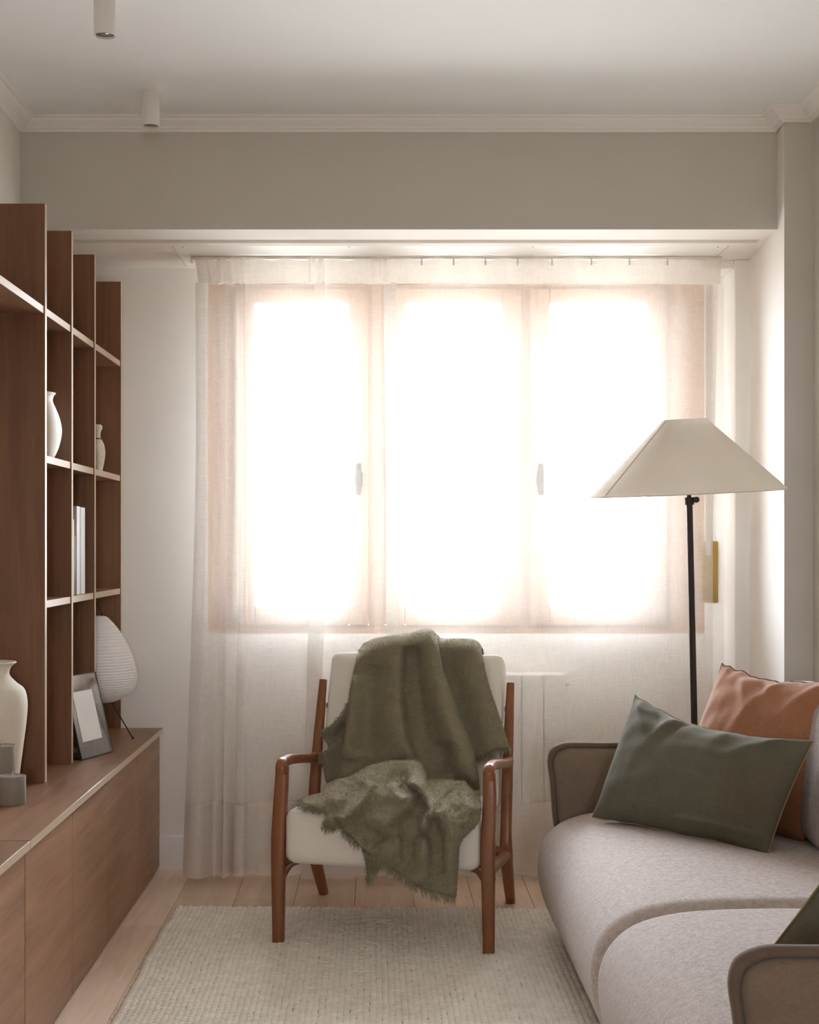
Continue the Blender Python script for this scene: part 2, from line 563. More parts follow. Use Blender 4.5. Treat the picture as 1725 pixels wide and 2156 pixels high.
# vertical casing at the right end of the window wall
cas = thing("trim_2", (1.34, 5.25, 0), "white upright casing in the corner right of the curtain", None, None, "structure")
box("casing_upright", 1.318, 1.400, 5.205, YB, 0.0, ZBAY, M["white"], cas, 0.006, 3)
box("casing_head", 1.20, 1.318, 5.215, YB, ZBAY - 0.032, ZBAY, M["white"], cas, 0.004, 2)
tag(box("baseboard_back", -0.86, WX1, YB - 0.015, YB, 0.0, 0.125, M["white"], None, 0.003, 2), "white baseboard along the window wall", None, None, "structure")

# window -----------------------------------------------------------
win = thing("window_1", (0.30, 5.45, WZ0), "wooden window with three casements behind the curtain", None, None, "structure")
YW = 5.387
panes = [(-0.468, -0.109), (0.105, 0.474), (0.657, 1.030)]
GZ0, GZ1 = 0.999, 2.153
SW = 0.075
fb = [(WX0, panes[0][0] - SW, YW + 0.01, YW + 0.08, WZ0, WZ1), (panes[2][1] + SW, WX1, YW + 0.01, YW + 0.08, WZ0, WZ1),
      (panes[0][1] + SW, panes[1][0] - SW, YW + 0.01, YW + 0.08, WZ0, WZ1), (panes[1][1] + SW, panes[2][0] - SW, YW + 0.01, YW + 0.08, WZ0, WZ1),
      (WX0, WX1, YW + 0.011, YW + 0.079, WZ0 - 0.0, GZ0 - SW), (WX0, WX1, YW + 0.011, YW + 0.079, GZ1 + 0.055, WZ1)]
boxes("window_frame", fb, M["sash"], win)
for i, (a, b) in enumerate(panes):
    s = thing("sash", (0, 0, 0))
    s.parent = win
    s.location = ((a + b) / 2 - win.location.x, YW - win.location.y, GZ0 - win.location.z)
    for nm, q in (("stile", (a - SW, a, GZ0 - SW, GZ1 + 0.055)), ("stile", (b, b + SW, GZ0 - SW, GZ1 + 0.055)), ("rail", (a, b, GZ0 - SW, GZ0)), ("rail", (a, b, GZ1, GZ1 + 0.055))):
        box(nm, q[0], q[1], YW - 0.015, YW + 0.045, q[2], q[3], M["sash"], s, 0.006, 2)
    box("pane", a, b, YW + 0.012, YW + 0.018, GZ0, GZ1, M["pane"], s)
    if i != 1:
        hx = b + SW * 0.5 if i == 0 else a - SW * 0.5
        from_bm("handle", box_bm(hx - 0.011, hx + 0.011, YW - 0.055, YW - 0.036, 1.42, 1.54, 0.005, 2), M["bronze"], s)
        from_bm("handle_plate", box_bm(hx - 0.015, hx + 0.015, YW - 0.036, YW - 0.015, 1.45, 1.51, 0.004, 2), M["bronze"], s)
# shutter strap and its brass plate
wd = thing("strap_winder", (1.265, YB, 1.01), "brass plate of the shutter strap on the wall at the curtain's edge", "strap winder")
box("cover_plate", 1.236, 1.296, YB - 0.008, YB, 1.012, 1.245, M["brass"], wd, 0.003, 2)
box("strap", 1.247, 1.268, YB - 0.011, YB - 0.009, 1.19, 2.21, M["strap"], wd)

# radiator ----------------------------------------------------------
rad = thing("radiator", (0.3, 5.3, 0.12), "white sectional radiator showing through the curtain behind the armchair", "radiator")
rz1, rz0 = CAMH - (1418 - PY0) * 5.27 / FPX, 0.13
rx1 = (1192 - PX0) * 5.27 / FPX
for k in range(9):
    x1 = rx1 - k * 0.083
    from_bm("section", box_bm(x1 - 0.0815, x1, 5.265, 5.345, rz0, rz1, 0.010, 3), M["radiator"], rad)
lathe_pts = [(0.0, 0), ]
tube("valve", [(rx1 - 0.002, 5.30, rz1 - 0.04), (rx1 + 0.014, 5.30, rz1 - 0.04)], 0.012, M["lens"], rad, 14)
for k in (1, 7):
    xx = rx1 - k * 0.083
    box("bracket", xx - 0.012, xx + 0.012, 5.345, 5.372, rz1 - 0.10, rz1 - 0.06, M["radiator"], rad)

# ------------------------------------------------------------------ curtain
YC = 5.16
KC = FPX / YC
# plan of the folds: (pixel at mid height, offset towards the room in cm, shift at the foot in px)
fold_plan = [(414, 0.5, -29), (424, 2.6, -24), (438, 3.4, -18), (449, 0.5, -14), (460, -3.0, -12), (472, -0.5, -8), (480, 3.2, -8), (492, 1.0, -10), (503, -3.0, -14),
             (513, 2.6, -20), (521, 4.0, -8), (524, 1.0, 0), (545, -1.4, 2), (590, -2.2, 4), (632, -1.6, -4), (660, 0.6, -14), (688, 3.0, -18), (684, 4.2, -20), (664, 2.2, -22), (657, 0.8, -20),
             (672, -1.2, -18), (700, -2.2, -10), (735, -2.6, 0), (768, -1.0, 4), (790, 2.0, 0), (806, 3.2, -4), (822, 2.2, -2), (836, 3.8, 2), (834, 4.8, 2), (818, 3.4, 0), (814, 1.6, 0), (830, -0.6, 2),
             (860, -2.0, 6), (905, -1.6, 4), (950, 0.2, 2), (1020, -1.6, 4), (1090, 1.0, 2), (1125, 0.6, 0), (1160, -1.4, 0), (1245, 0.7, 2), (1325, -1.3, 0), (1405, 1.0, 0), (1450, -0.3, 0), (1500, 0.3, 2)]
fp = catmull(np.array(fold_plan, float), 520)
ZT, ZB_ = CAMH - (597 - PY0) / KC, CAMH - (1843 - PY0) / KC


def curtain_pt(i, z, back=0.0):
    px_, off, foot = fp[i]
    s = (ZT - z) / (ZT - ZB_)
    top = np.interp(px_, [414, 520, 660, 690, 815, 840, 1500], [-2, -4, 6, -4, -6, -2, 12])
    sh = top * max(0.0, 1 - s / 0.40) + foot * max(0.0, (s - 0.25) / 0.75) ** 1.2
    amp = 0.75 + 0.55 * s
    wob = 0.35 * math.sin(3.1 * s + px_ * 0.021) + 0.25 * math.sin(7.0 * s + px_ * 0.05)
    return ((px_ + sh - PX0) / KC, YC - (off * amp + wob) * 0.01 + back, z)


def curtain_sheet(z_hi, z_lo, rows, back=0.0, zfun=None):
    n = len(fp)
    V, F = [], []
    for r in range(rows):
        t = r / (rows - 1)
        for i in range(n):
            z = z_hi + (z_lo - z_hi) * t
            if r == rows - 1 and zfun:
                z += zfun(i)
            V.append(curtain_pt(i, z, back))
    for r in range(rows - 1):
        for i in range(n - 1):
            F.append((r * n + i, r * n + i + 1, (r + 1) * n + i + 1, (r + 1) * n + i))
    return V, F


curt = thing("sheer_curtain", (0.3, YC, ZB_), "sheer white linen curtain hanging full length across the window", "curtain")
foot = lambda i: -0.006 * math.sin(fp[i][0] * 0.045) - 0.004 + 0.0012 * fp[i][1]
v, f = curtain_sheet(ZT, ZB_, 70, 0.0, foot)
obj("curtain_panel", v, f, M["curtain"], curt)
v, f = curtain_sheet(CAMH - (1690 - PY0) / KC, ZB_ + 0.004, 14, -0.004, foot)
hem = obj("hem", v, f, M["curtain_double"], curt)
# heading: stiff tape with pinch pleats
head_plan = [(412, 0.0), (421, 1.6), (429, 2.6), (438, 2.4), (446, -0.4), (455, -1.4), (463, 1.8), (470, 2.6), (477, 0.4), (483, -1.4), (488, 2.0), (496, 2.6), (500, 0.6), (506, -0.8), (511, 2.6), (517, 2.8), (522, 0.2),
             (545, 1.1), (572, -0.9), (600, 1.2), (628, -0.9), (648, -0.4), (655, 2.4), (664, 1.6), (668, -0.8), (672, 2.4), (681, 2.2), (684, -0.5), (700, 1.0), (735, -1.0), (765, 0.8), (780, -0.6), (786, 2.0), (797, 2.2), (803, -0.6),
             (807, 2.6), (819, 2.2), (824, -0.8), (860, 1.1), (888, -1.0), (920, 1.2), (955, -0.9), (990, 1.2), (1022, -0.9), (1060, 1.1), (1090, -1.0), (1128, 1.2), (1162, -0.9), (1205, 1.2), (1245, -0.9), (1288, 1.2), (1325, -0.9), (1366, 1.0), (1405, -0.9), (1445, 0.8), (1480, -0.5), (1516, 0.0)]
hp = catmull(np.array(head_plan, float), 420)
V, F = [], []
zt_h = CAMH - (548 - PY0) / KC
rows = 7
for r in range(rows):
    t = r / (rows - 1)
    for (px_, off) in hp:
        zz = zt_h + (ZT - 0.004 - zt_h) * t
        if r == 0:
            zz += 0.004 * (off / 2.6) - 0.001
        V.append(((px_ - PX0) / KC + (0.012 * t if px_ < 440 else 0), YC - 0.014 - off * 0.007 * (1 + 0.25 * t), zz))
n = len(hp)
for r in range(rows - 1):
    for i in range(n - 1):
        F.append((r * n + i, r * n + i + 1, (r + 1) * n + i + 1, (r + 1) * n + i))
obj("heading_tape", V, F, M["curtain_double"], curt)
for px_ in (432, 470, 494, 514, 661, 677, 792, 813, 888, 955, 1022, 1090, 1162, 1245, 1325, 1405, 1480):
    xx = (px_ - PX0) / KC
    box("curtain_hook", xx - 0.003, xx + 0.003, YC - 0.008, YC - 0.004, zt_h - 0.02, ZBAY - 0.008, M["metal_white"], curt)
trk = thing("curtain_track", (0.3, YC, ZBAY - 0.012), "slim white curtain track fixed under the bay ceiling", "curtain track")
box("rail", (406 - PX0) / KC, (1520 - PX0) / KC, YC - 0.010, YC + 0.010, ZBAY - 0.010, ZBAY, M["metal_white"], trk, 0.002, 1)
box("end_cap", (402 - PX0) / KC, (406 - PX0) / KC, YC - 0.012, YC + 0.012, ZBAY - 0.024, ZBAY, M["metal_white"], trk, 0.002, 1)

# ------------------------------------------------------------------ sideboard
SBZ = 0.536
SBX = -0.815
units = [(1.20, 3.312), (3.315, 5.362)]
unit_labels = ["walnut sideboard unit in the lower left corner of the photo", "long walnut sideboard unit with four doors reaching the window wall"]
for ui, (y0, y1) in enumerate(units):
    sb = thing("sideboard", (-1.0, (y0 + y1) / 2, 0), unit_labels[ui], "sideboard", "sideboard units along the side wall")
    box("carcass", XL + 0.004, SBX - 0.0335, y0, y1, 0.02, SBZ - 0.020, M["darkgap"], sb)
    box("plinth", XL + 0.02, SBX - 0.055, y0 + 0.01, y1 - 0.01, 0.0, 0.02, M["darkgap"], sb)
    top = box("worktop", XL + 0.004, SBX - 0.0012, y0 + 0.0006, y1 - 0.0006, SBZ - 0.020, SBZ, M["walnut_h"], sb, 0.0008, 1)
    box("edge_band", SBX - 0.0012, SBX, y0 + 0.0006, y1 - 0.0006, SBZ - 0.020, SBZ, M["edge"], top, 0.0004, 1)
    if ui == 1:
        box("side_panel", XL + 0.004, SBX - 0.0335, y1, y1 + 0.004, 0.02, SBZ - 0.020, M["walnut_h"], sb)
    nd = 4
    dw = (y1 - y0) / nd
    for k in range(nd):
        a = y0 + k * dw
        box("door", SBX - 0.033, SBX - 0.013, a + 0.0021, a + dw - 0.0021, 0.012, SBZ - 0.0235, M["walnut_door"], sb, 0.0008, 1)

# ------------------------------------------------------------------ bookshelf
SX = -0.971
TH = 0.021
STOP = 2.228
shf = thing("bookshelf", (-1.08, 4.6, SBZ), "tall open walnut bookshelf standing on the sideboard", "bookshelf")
divs = [4.120, 4.478, 4.842, 5.340]
divs_all = [2.9] + divs
for y in divs_all:
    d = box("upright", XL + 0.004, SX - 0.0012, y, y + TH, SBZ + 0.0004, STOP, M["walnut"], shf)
    box("edge_band", SX - 0.0012, SX, y, y + TH, SBZ + 0.0004, STOP, M["edge"], d)
shelf_z = [1.067, 1.494, 1.928]
for zi, z in enumerate(shelf_z):
    for k in range(len(divs_all) - 1):
        if k == 0 and zi < 2:
            continue
        a, b = divs_all[k] + TH, divs_all[k + 1]
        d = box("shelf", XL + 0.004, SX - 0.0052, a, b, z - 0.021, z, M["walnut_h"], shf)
        box("edge_band", SX - 0.0052, SX - 0.004, a, b, z - 0.021, z, M["edge"], d)

# things on the shelves --------------------------------------------
# faceted white vase
def vase_profile(pts, n=60):
    return [tuple(q) for q in catmull(np.array(pts, float), n)]


zs = shelf_z[1]
def lens(a):
    # flattened body with two soft ridges
    c, s = math.cos(a - 0.5), math.sin(a - 0.5)
    r = 1.0 / (abs(c) ** 1.35 + abs(s) ** 1.35) ** (1 / 1.35)
    c, s = r * c, r * s
    return (c * math.cos(0.5) - s * math.sin(0.5), c * math.sin(0.5) + s * math.cos(0.5))
vs = lathe("white_vase", vase_profile([(0.0, zs), (0.030, zs + 0.001), (0.037, zs + 0.006), (0.052, zs + 0.04), (0.061, zs + 0.085), (0.055, zs + 0.125), (0.041, zs + 0.16), (0.033, zs + 0.178), (0.034, zs + 0.192), (0.042, zs + 0.204), (0.040, zs + 0.204), (0.030, zs + 0.19), (0.022, zs + 0.17)]),
           -1.030, 4.335, M["ceramic_white"], None, 40, lens, 40)
tag(vs, "white ceramic vase with curved belly and flared lip on the middle shelf", "vase")
# crackled bottle
bt = thing("ceramic_bottle", (-0.999, 5.02, zs), "small crackled cream bottle with dark neck band on the middle shelf", "bottle")
lathe("bottle_body", vase_profile([(0.0, zs), (0.018, zs), (0.021, zs + 0.006), (0.0275, zs + 0.04), (0.0295, zs + 0.066), (0.026, zs + 0.092), (0.017, zs + 0.112), (0.0125, zs + 0.124), (0.0135, zs + 0.140), (0.0185, zs + 0.150), (0.019, zs + 0.158), (0.014, zs + 0.165), (0.0, zs + 0.166)]),
      -0.999, 5.02, M["ceramic_old"], bt, 32)
lathe("neck_band", [(0.0145, zs + 0.1125), (0.0172, zs + 0.1125), (0.0165, zs + 0.117), (0.0140, zs + 0.117)], -0.999, 5.02, M["band"], bt, 32)
# books
zb = shelf_z[0]
bk = [("book_cream", "book_cream", 0.014, 0.246, 4.552, "slim cream book at the near end of the shelved row"),
      ("book_black", "book_black", 0.036, 0.193, 4.570, "short black-spined book between the cream and the tall white books"),
      ("book_white", "book_grey", 0.044, 0.291, 4.609, "tall book with white spine and grey cover next to the black one"),
      ("book_grey", "book_grey", 0.020, 0.290, 4.655, "tall pale grey book between the two white-spined books"),
      ("book_white", "book_white", 0.060, 0.289, 4.677, "thick tall white book at the window end of the shelved row")]
for nm, bd, th, hh, y0, lab in bk:
    b_ = thing("book", (-1.06, y0 + th / 2, zb), lab, "book", "books standing on the lower shelf")
    x1, x0 = -0.982, -1.150
    boxes("cover_board", [(x0, x1 - 0.003, y0 + 0.0003, y0 + 0.003, zb + 0.0005, zb + hh)], M[bd], b_)
    boxes("cover_board", [(x0, x1 - 0.003, y0 + th - 0.003, y0 + th - 0.0003, zb + 0.0005, zb + hh)], M[bd], b_)
    box("spine", x1 - 0.003, x1, y0 + 0.0003, y0 + th - 0.0003, zb + 0.0005, zb + hh, M[nm], b_, 0.0012, 2)
    box("pages", x0 + 0.004, x1 - 0.003, y0 + 0.003, y0 + th - 0.003, zb + 0.003, zb + hh - 0.003, M["pages"], b_)
# paper lantern lamp ------------------------------------------------
LX, LY = -1.022, 5.10
KL = FPX / LY
pl = thing("paper_lamp", (LX, LY, SBZ), "white rice paper lamp shaped like an egg on thin wire legs", "table lamp")
zt_l, zb_l = CAMH - (1297 - PY0) / KL, CAMH - (1477 - PY0) / KL
hl = zt_l - zb_l
egg = catmull(np.array([(0.072, 0.0), (0.112, 0.055), (0.140, 0.14), (0.1515, 0.26), (0.147, 0.40), (0.132, 0.55), (0.108, 0.72), (0.078, 0.87), (0.050, 0.97), (0.036, 1.0)]), 321)
prof_l = []
for i, (r, t) in enumerate(egg):
    rib = 0.0030 * abs(math.sin(math.pi * i / 8.0)) ** 0.6
    prof_l.append((r + rib - 0.002, zb_l + t * hl))
sh_l = lathe("paper_shade", prof_l, LX, LY, M["paper"], pl, 72)
me = sh_l.data
for vtx in me.vertices:
    c = vtx.co
    k = 1 + 0.006 * mnoise.noise(Vector((c.x * 60, c.y * 60, c.z * 25)))
    vtx.co = Vector((c.x * k, c.y * k, c.z))
ft = P(280, 1556, 5.05)
legs = [(ft[0], ft[1])]
for a in (2.2, 4.3):
    legs.append((LX + 0.125 * math.cos(a), LY + 0.125 * math.sin(a)))
for (fx, fy) in legs:
    dx, dy = fx - LX, fy - LY
    l = math.hypot(dx, dy)
    tube("wire_leg", [(LX + dx / l * 0.065, LY + dy / l * 0.065, zb_l + 0.004), (fx, fy, SBZ + 0.003)], 0.0023, M["wire"], pl, 8)
    lathe("foot_cap", [(0.003, SBZ + 0.0002), (0.0042, SBZ + 0.002), (0.0036, SBZ + 0.007), (0.002, SBZ + 0.009)], fx, fy, M["wire"], pl, 12)
tube("wire_ring", [(LX + 0.071 * math.cos(a), LY + 0.071 * math.sin(a), zb_l + 0.002) for a in np.linspace(0, 2 * math.pi, 40)[:-1]], 0.0022, M["wire"], pl, 8, closed=True)
hk = [P(214.5, 1299, LY), P(212, 1285, LY), P(206.5, 1273, LY), P(198, 1268.5, LY), P(190, 1273, LY), P(187, 1299, LY)]
tube("wire_loop", catmull(np.array(hk), 30), 0.0022, M["wire"], pl, 8)

# photo frame of smoked glass ---------------------------------------
A = np.array([-0.953, 4.54, SBZ + 0.001])
B = np.array([-0.889, 4.738, SBZ + 0.001])
ux = (B - A) / np.linalg.norm(B - A)
nrm_h = np.array([ux[1], -ux[0], 0])          # towards the room
lean = math.radians(14)
uz = np.array([0, 0, math.cos(lean)]) - nrm_h * math.sin(lean)
un = np.cross(ux, uz)
if un @ nrm_h < 0:
    un = -un
FWd, FHt = float(np.linalg.norm(B - A)), 0.275
pf = thing("picture_frame", tuple(A), "smoked glass picture frame holding a white card on the sideboard", "picture frame")


def plate(name, a0, a1, b0, b1, n0, n1, mat, parent):
    V = [A + ux * a + uz * b + un * n_ for n_ in (n0, n1) for (a, b) in ((a0, b0), (a1, b0), (a1, b1), (a0, b1))]
    F = [(0, 1, 2, 3), (7, 6, 5, 4), (0, 4, 5, 1), (1, 5, 6, 2), (2, 6, 7, 3), (3, 7, 4, 0)]
    return obj(name, V, F, mat, parent, False)


plate("glass", 0.003, FWd - 0.003, 0.003, FHt - 0.003, -0.001, 0.001, M["smoke"], pf)
e = 0.003
for nm, q in (("edge_strip", (0, FWd, 0, e)), ("edge_strip", (0, FWd, FHt - e, FHt)), ("edge_strip", (0, e, 0, FHt)), ("edge_strip", (FWd - e, FWd, 0, FHt))):
    plate(nm, q[0], q[1], q[2], q[3], -0.006, 0.002, M["smoke_edge"], pf)
cd = plate("card", 0.030, FWd - 0.052, 0.055, FHt - 0.055, -0.0028, -0.0014, M["card"], pf)
cd2 = plate("card_front", 0.030, FWd - 0.052, 0.055, FHt - 0.055, 0.0012, 0.0022, M["card"], pf)
for k, (w0, w1) in enumerate(((0.055, 0.105), (0.060, 0.098), (0.064, 0.094))):
    plate("print_line", w0, w1, 0.150 - k * 0.009, 0.1515 - k * 0.009, 0.0022, 0.0026, M["cardprint"], cd2)
# stand behind
bk0 = A - nrm_h * 0.004
V = []
for a in (0.012, FWd - 0.012):
    for (n_, z) in ((0.0, 0.0), (-0.095, 0.0), (-0.095, 0.004), (-0.004, 0.004)):
        V.append(A + ux * a + nrm_h * n_ + np.array([0, 0, z]))
obj("stand_foot", V, [(0, 1, 2, 3), (7, 6, 5, 4), (0, 4, 5, 1), (1, 5, 6, 2), (2, 6, 7, 3), (3, 7, 4, 0)], M["smoke_edge"], pf, False)

# big vase and candles ----------------------------------------------
KV = FPX / 3.985
vx = (-14 - PX0) / KV
vr = lambda p: (p + 14) / KV
zv = SBZ + 0.0005
hv = CAMH - (1393 - PY0) / KV
yv = lambda y: CAMH - (y - PY0) / KV
big = lathe("tall_vase", vase_profile([(0.0, zv), (0.060, zv), (0.070, zv + 0.006), (0.073, zv + 0.05), (vr(47), yv(1575)), (vr(54.5), yv(1515)), (vr(56), yv(1478)), (vr(50), yv(1452)), (vr(34), yv(1438)), (vr(21), yv(1424)), (vr(19), yv(1414)), (vr(24), yv(1403)), (vr(33), yv(1396)), (vr(33), yv(1394)), (vr(28), yv(1394)), (vr(12), yv(1410)), (vr(8), yv(1430))], 90),
            vx, 3.985, M["ceramic"], None, 56)
tag(big, "tall speckled off-white ceramic vase with flared rim on the sideboard", "vase")


def candle(cx, cy, r, h, label):
    c = thing("candle", (cx, cy, SBZ), label, "candle", "grey pillar candles on the sideboard")
    bodyp = [(r * 0.97, SBZ + 0.0004), (r, SBZ + 0.003), (r, SBZ + h - 0.003), (r * 0.98, SBZ + h - 0.0006), (r * 0.93, SBZ + h - 0.0004), (r * 0.90, SBZ + h - 0.002)]
    lathe("wax", bodyp, cx, cy, M["candle"], c, 40, None, 40)
    lathe("wax_pool", [(r * 0.90, SBZ + h - 0.0021), (r * 0.5, SBZ + h - 0.0024), (0.001, SBZ + h - 0.0026)], cx, cy, M["candletop"], c, 40)
    tube("wick", [(cx, cy, SBZ + h - 0.003), (cx + 0.0006, cy, SBZ + h + 0.004), (cx + 0.0016, cy, SBZ + h + 0.010)], 0.0011, M["wick"], c, 8)


candle(-0.980, 3.784, 0.0362, 0.077, "short grey pillar candle standing in front on the sideboard")
candle(-1.030, 3.868, 0.0362, 0.146, "taller grey pillar candle beside the big vase")

# ------------------------------------------------------------------ ceiling spots
for (sx_, sy_, lab) in ((-0.704, 3.64, "white cylinder ceiling spotlight cut by the upper edge of the photo"), (-0.712, 4.425, "white cylinder ceiling spotlight near the beam")):
    sp = thing("ceiling_spotlight", (sx_, sy_, ZC), lab, "spotlight", "ceiling spotlights")
    r, zl = 0.0282, ZC - 0.106
    lathe("housing", [(r, ZC), (r, zl + 0.001), (r - 0.001, zl), (r - 0.0025, zl), (r - 0.003, zl + 0.001), (r - 0.0035, zl + 0.016)], sx_, sy_, M["metal_white"], sp, 40, None, 40)
    lathe("reflector", [(r - 0.0036, zl + 0.006), (r - 0.007, zl + 0.009), (r - 0.009, zl + 0.008), (r - 0.014, zl + 0.013), (r - 0.016, zl + 0.012), (0.004, zl + 0.014)], sx_, sy_, M["lens"], sp, 40)
    lathe("bulb_lens", [(0.0105, zl + 0.010), (0.008, zl + 0.0075), (0.001, zl + 0.0065)], sx_, sy_, M["card"], sp, 24)

# ------------------------------------------------------------------ floor lamp
LY2 = 4.56
KF = FPX / LY2
lp_base = P(1462, 1510, LY2)
top_p = P(1449, 935, LY2)
ax = (top_p - lp_base)
ax /= np.linalg.norm(ax)
foot_p = lp_base - ax * (lp_base[2] / ax[2])
fl = thing("floor_lamp", (foot_p[0], foot_p[1] + 0.0, 0), "floor lamp with wide cream cone shade and dark pole behind the sofa", "floor lamp")
tilt = math.radians(2.7)
ah = np.array([-math.sin(tilt), 0, math.cos(tilt)])       # shade axis leans to the left
ar = np.array([math.cos(tilt), 0, math.sin(tilt)])
fwd = math.radians(2.4)                                    # and a little towards the room
ay = np.array([0, math.cos(fwd), math.sin(fwd)])
ah = np.cross(ar, ay)
cb = P((1246 + 1652) / 2, 1037, LY2)
rb = 406 / 2 / KF
ct = P((1397 + 1487) / 2, 884.0, LY2)
rt = 45.5 / KF
hs = float((ct - cb) @ ah)
segs = 96


def ring(c, r, seg=segs):
    return [c + r * (math.cos(2 * math.pi * k / seg) * ar + math.sin(2 * math.pi * k / seg) * ay) for k in range(seg)]


rings = [(cb + ah * (-0.003), rb - 0.0015), (cb + ah * (-0.003), rb), (cb + ah * 0.001, rb + 0.0005), (cb + ah * 0.012, rb - 0.0145)]
for t in np.linspace(0.08, 0.98, 12):
    rings.append((cb + (ct - cb) * t, rb + (rt - rb) * t))
rings += [(ct + ah * 0.0, rt), (ct + ah * 0.001, rt - 0.002)]
V, F = [], []
for c, r in rings:
    V += ring(c, r)
nr = len(rings)
for i in range(nr - 1):
    for k in range(segs):
        F.append((i * segs + k, i * segs + (k + 1) % segs, (i + 1) * segs + (k + 1) % segs, (i + 1) * segs + k))
shade = obj("lamp_shade", V, F, M["shade"], fl, True, 50)
# vertical seam of the shade
sa = math.radians(-158)
sd = math.cos(sa) * ar + math.sin(sa) * ay
tube("seam", [cb + sd * (rb + 0.0006), ct + sd * (rt + 0.0006)], 0.0012, M["strap"], shade, 6)
tube("rim", ring(cb - ah * 0.002, rb, 72), 0.0016, M["shade"], shade, 6, closed=True)
# spider ring and socket inside
for k in range(3):
    a = 2 * math.pi * k / 3 + 0.4
    tube("spider_arm", [ct - ah * 0.02, ct - ah * 0.002 + (rt - 0.002) * (math.cos(a) * ar + math.sin(a) * ay)], 0.0016, M["bronze"], fl, 6)
joint = P(1452, 1055, LY2)
tube("pole", [foot_p + ax * 0.012, joint], [0.0108, 0.0100], M["bronze"], fl, 20)
tube("stem", [joint, ct - ah * 0.02], 0.0070, M["bronze"], fl, 16)
tube("collar", [joint - ax * 0.012, joint + ax * 0.012], 0.0148, M["bronze"], fl, 20)
kn = joint + np.array([0.012, -0.004, 0.004])
tube("knob", [kn, kn + np.array([0.012, -0.001, 0])], [0.004, 0.004], M["bronze"], fl, 14)
tube("knob_disc", [kn + np.array([0.008, -0.0105, 0]), kn + np.array([0.008, 0.0105, 0.0])], 0.0098, M["bronze"], fl, 18)
tube("socket", [ct - ah * 0.02, ct - ah * 0.10], 0.018, M["bronze"], fl, 18)
lathe("lamp_base", [(0.0, 0.0), (0.125, 0.0), (0.128, 0.003), (0.126, 0.010), (0.03, 0.013), (0.0, 0.013)], foot_p[0], foot_p[1], M["bronze"], fl, 48, None, 40)

# ------------------------------------------------------------------ rug
RX0, RX1, RY0, RY1 = -0.676, 1.12, 1.9, 4.765
rug = thing("woven_rug", ((RX0 + RX1) / 2, (RY0 + RY1) / 2, 0), "thick cream woven wool rug under the armchair and sofa", "rug")


def rug_warp(p):
    x_, y_ = p[:, 0], p[:, 1]
    t = (x_ - RX0) / (RX1 - RX0)
    s = (y_ - RY0) / (RY1 - RY0)
    p = p.copy()
    p[:, 1] = y_ - 0.05 * t * s
    p[:, 0] = x_ + (0.003 * np.sin(y_ * 7) + 0.002 * np.sin(y_ * 19 + 1)) * np.clip(1 - t * 4, 0, 1)
    return p


g = np.array([(a, b, 0.0006) for a in np.linspace(RX0 + 0.002, RX1, 8) for b in np.linspace(RY0, RY1 - 0.003, 16)])
g2 = g.copy()
g2[:, 2] = 0.0075
bs, bf = [], []
nx_, ny_ = 8, 16
for lay in (g, g2):
    bs.append(rug_warp(lay))
for i in range(nx_ - 1):
    for j in range(ny_ - 1):
        q = (i * ny_ + j, (i + 1) * ny_ + j, (i + 1) * ny_ + j + 1, i * ny_ + j + 1)
        bf.append(q[::-1])
        bf.append(tuple(k + nx_ * ny_ for k in q))
rim = [i * ny_ for i in range(nx_)] + [(nx_ - 1) * ny_ + j for j in range(1, ny_)] + [i * ny_ + ny_ - 1 for i in range(nx_ - 2, -1, -1)] + [j for j in range(ny_ - 2, 0, -1)]
for a in range(len(rim)):
    b = (a + 1) % len(rim)
    bf.append((rim[a], rim[b], rim[b] + nx_ * ny_, rim[a] + nx_ * ny_))
obj("backing", np.vstack(bs), bf, M["rugbase"], rug, False)
# chunky weave: every loop a small dome lying across, neighbouring columns shifted
LW, LH = 0.0168, 0.0172
cols = int((0.86 - RX0) / LW)
rows_ = int((RY1 - 2.35) / LH)
ci, ri = np.meshgrid(np.arange(cols), np.arange(rows_), indexing="ij")
ci, ri = ci.ravel(), ri.ravel()
N = len(ci)
cx = RX0 + (ci + 0.5) * LW + rng.normal(0, 0.0008, N)
cy = RY1 - (ri + 0.5 + 0.38 * (ci % 2)) * LH + rng.normal(0, 0.0006, N)
hh = 0.0086 + rng.normal(0, 0.0007, N)
wl = LW * (0.57 + rng.normal(0, 0.02, N))
hw = LH * (0.40 + rng.normal(0, 0.02, N))
sk = rng.normal(0.06, 0.05, N)
tpl = [(-1, 0, 0.25), (-0.80, -0.98, 0), (0.80, -0.98, 0), (1, 0, 0.25), (0.80, 0.98, 0), (-0.80, 0.98, 0), (-0.62, -0.42, 0.85), (0.62, -0.42, 0.85), (0.62, 0.40, 0.95), (-0.62, 0.40, 0.95)]
V = np.zeros((N, len(tpl), 3))
for k, (a, b, c) in enumerate(tpl):
    V[:, k, 0] = cx + a * wl
    V[:, k, 1] = cy + b * hw + a * wl * sk
    V[:, k, 2] = 0.0065 + c * hh
tf = [(0, 1, 6), (1, 2, 7, 6), (2, 3, 7), (3, 8, 7), (3, 4, 8), (4, 5, 9, 8), (5, 0, 9), (0, 6, 9), (6, 7, 8, 9)]
F = [tuple(i * len(tpl) + q for q in f_) for i in range(N) for f_ in tf]
w_ = obj("woven_loops", rug_warp(V.reshape(-1, 3)), F, M["rug"], rug, True)
w_["kind"] = "stuff"
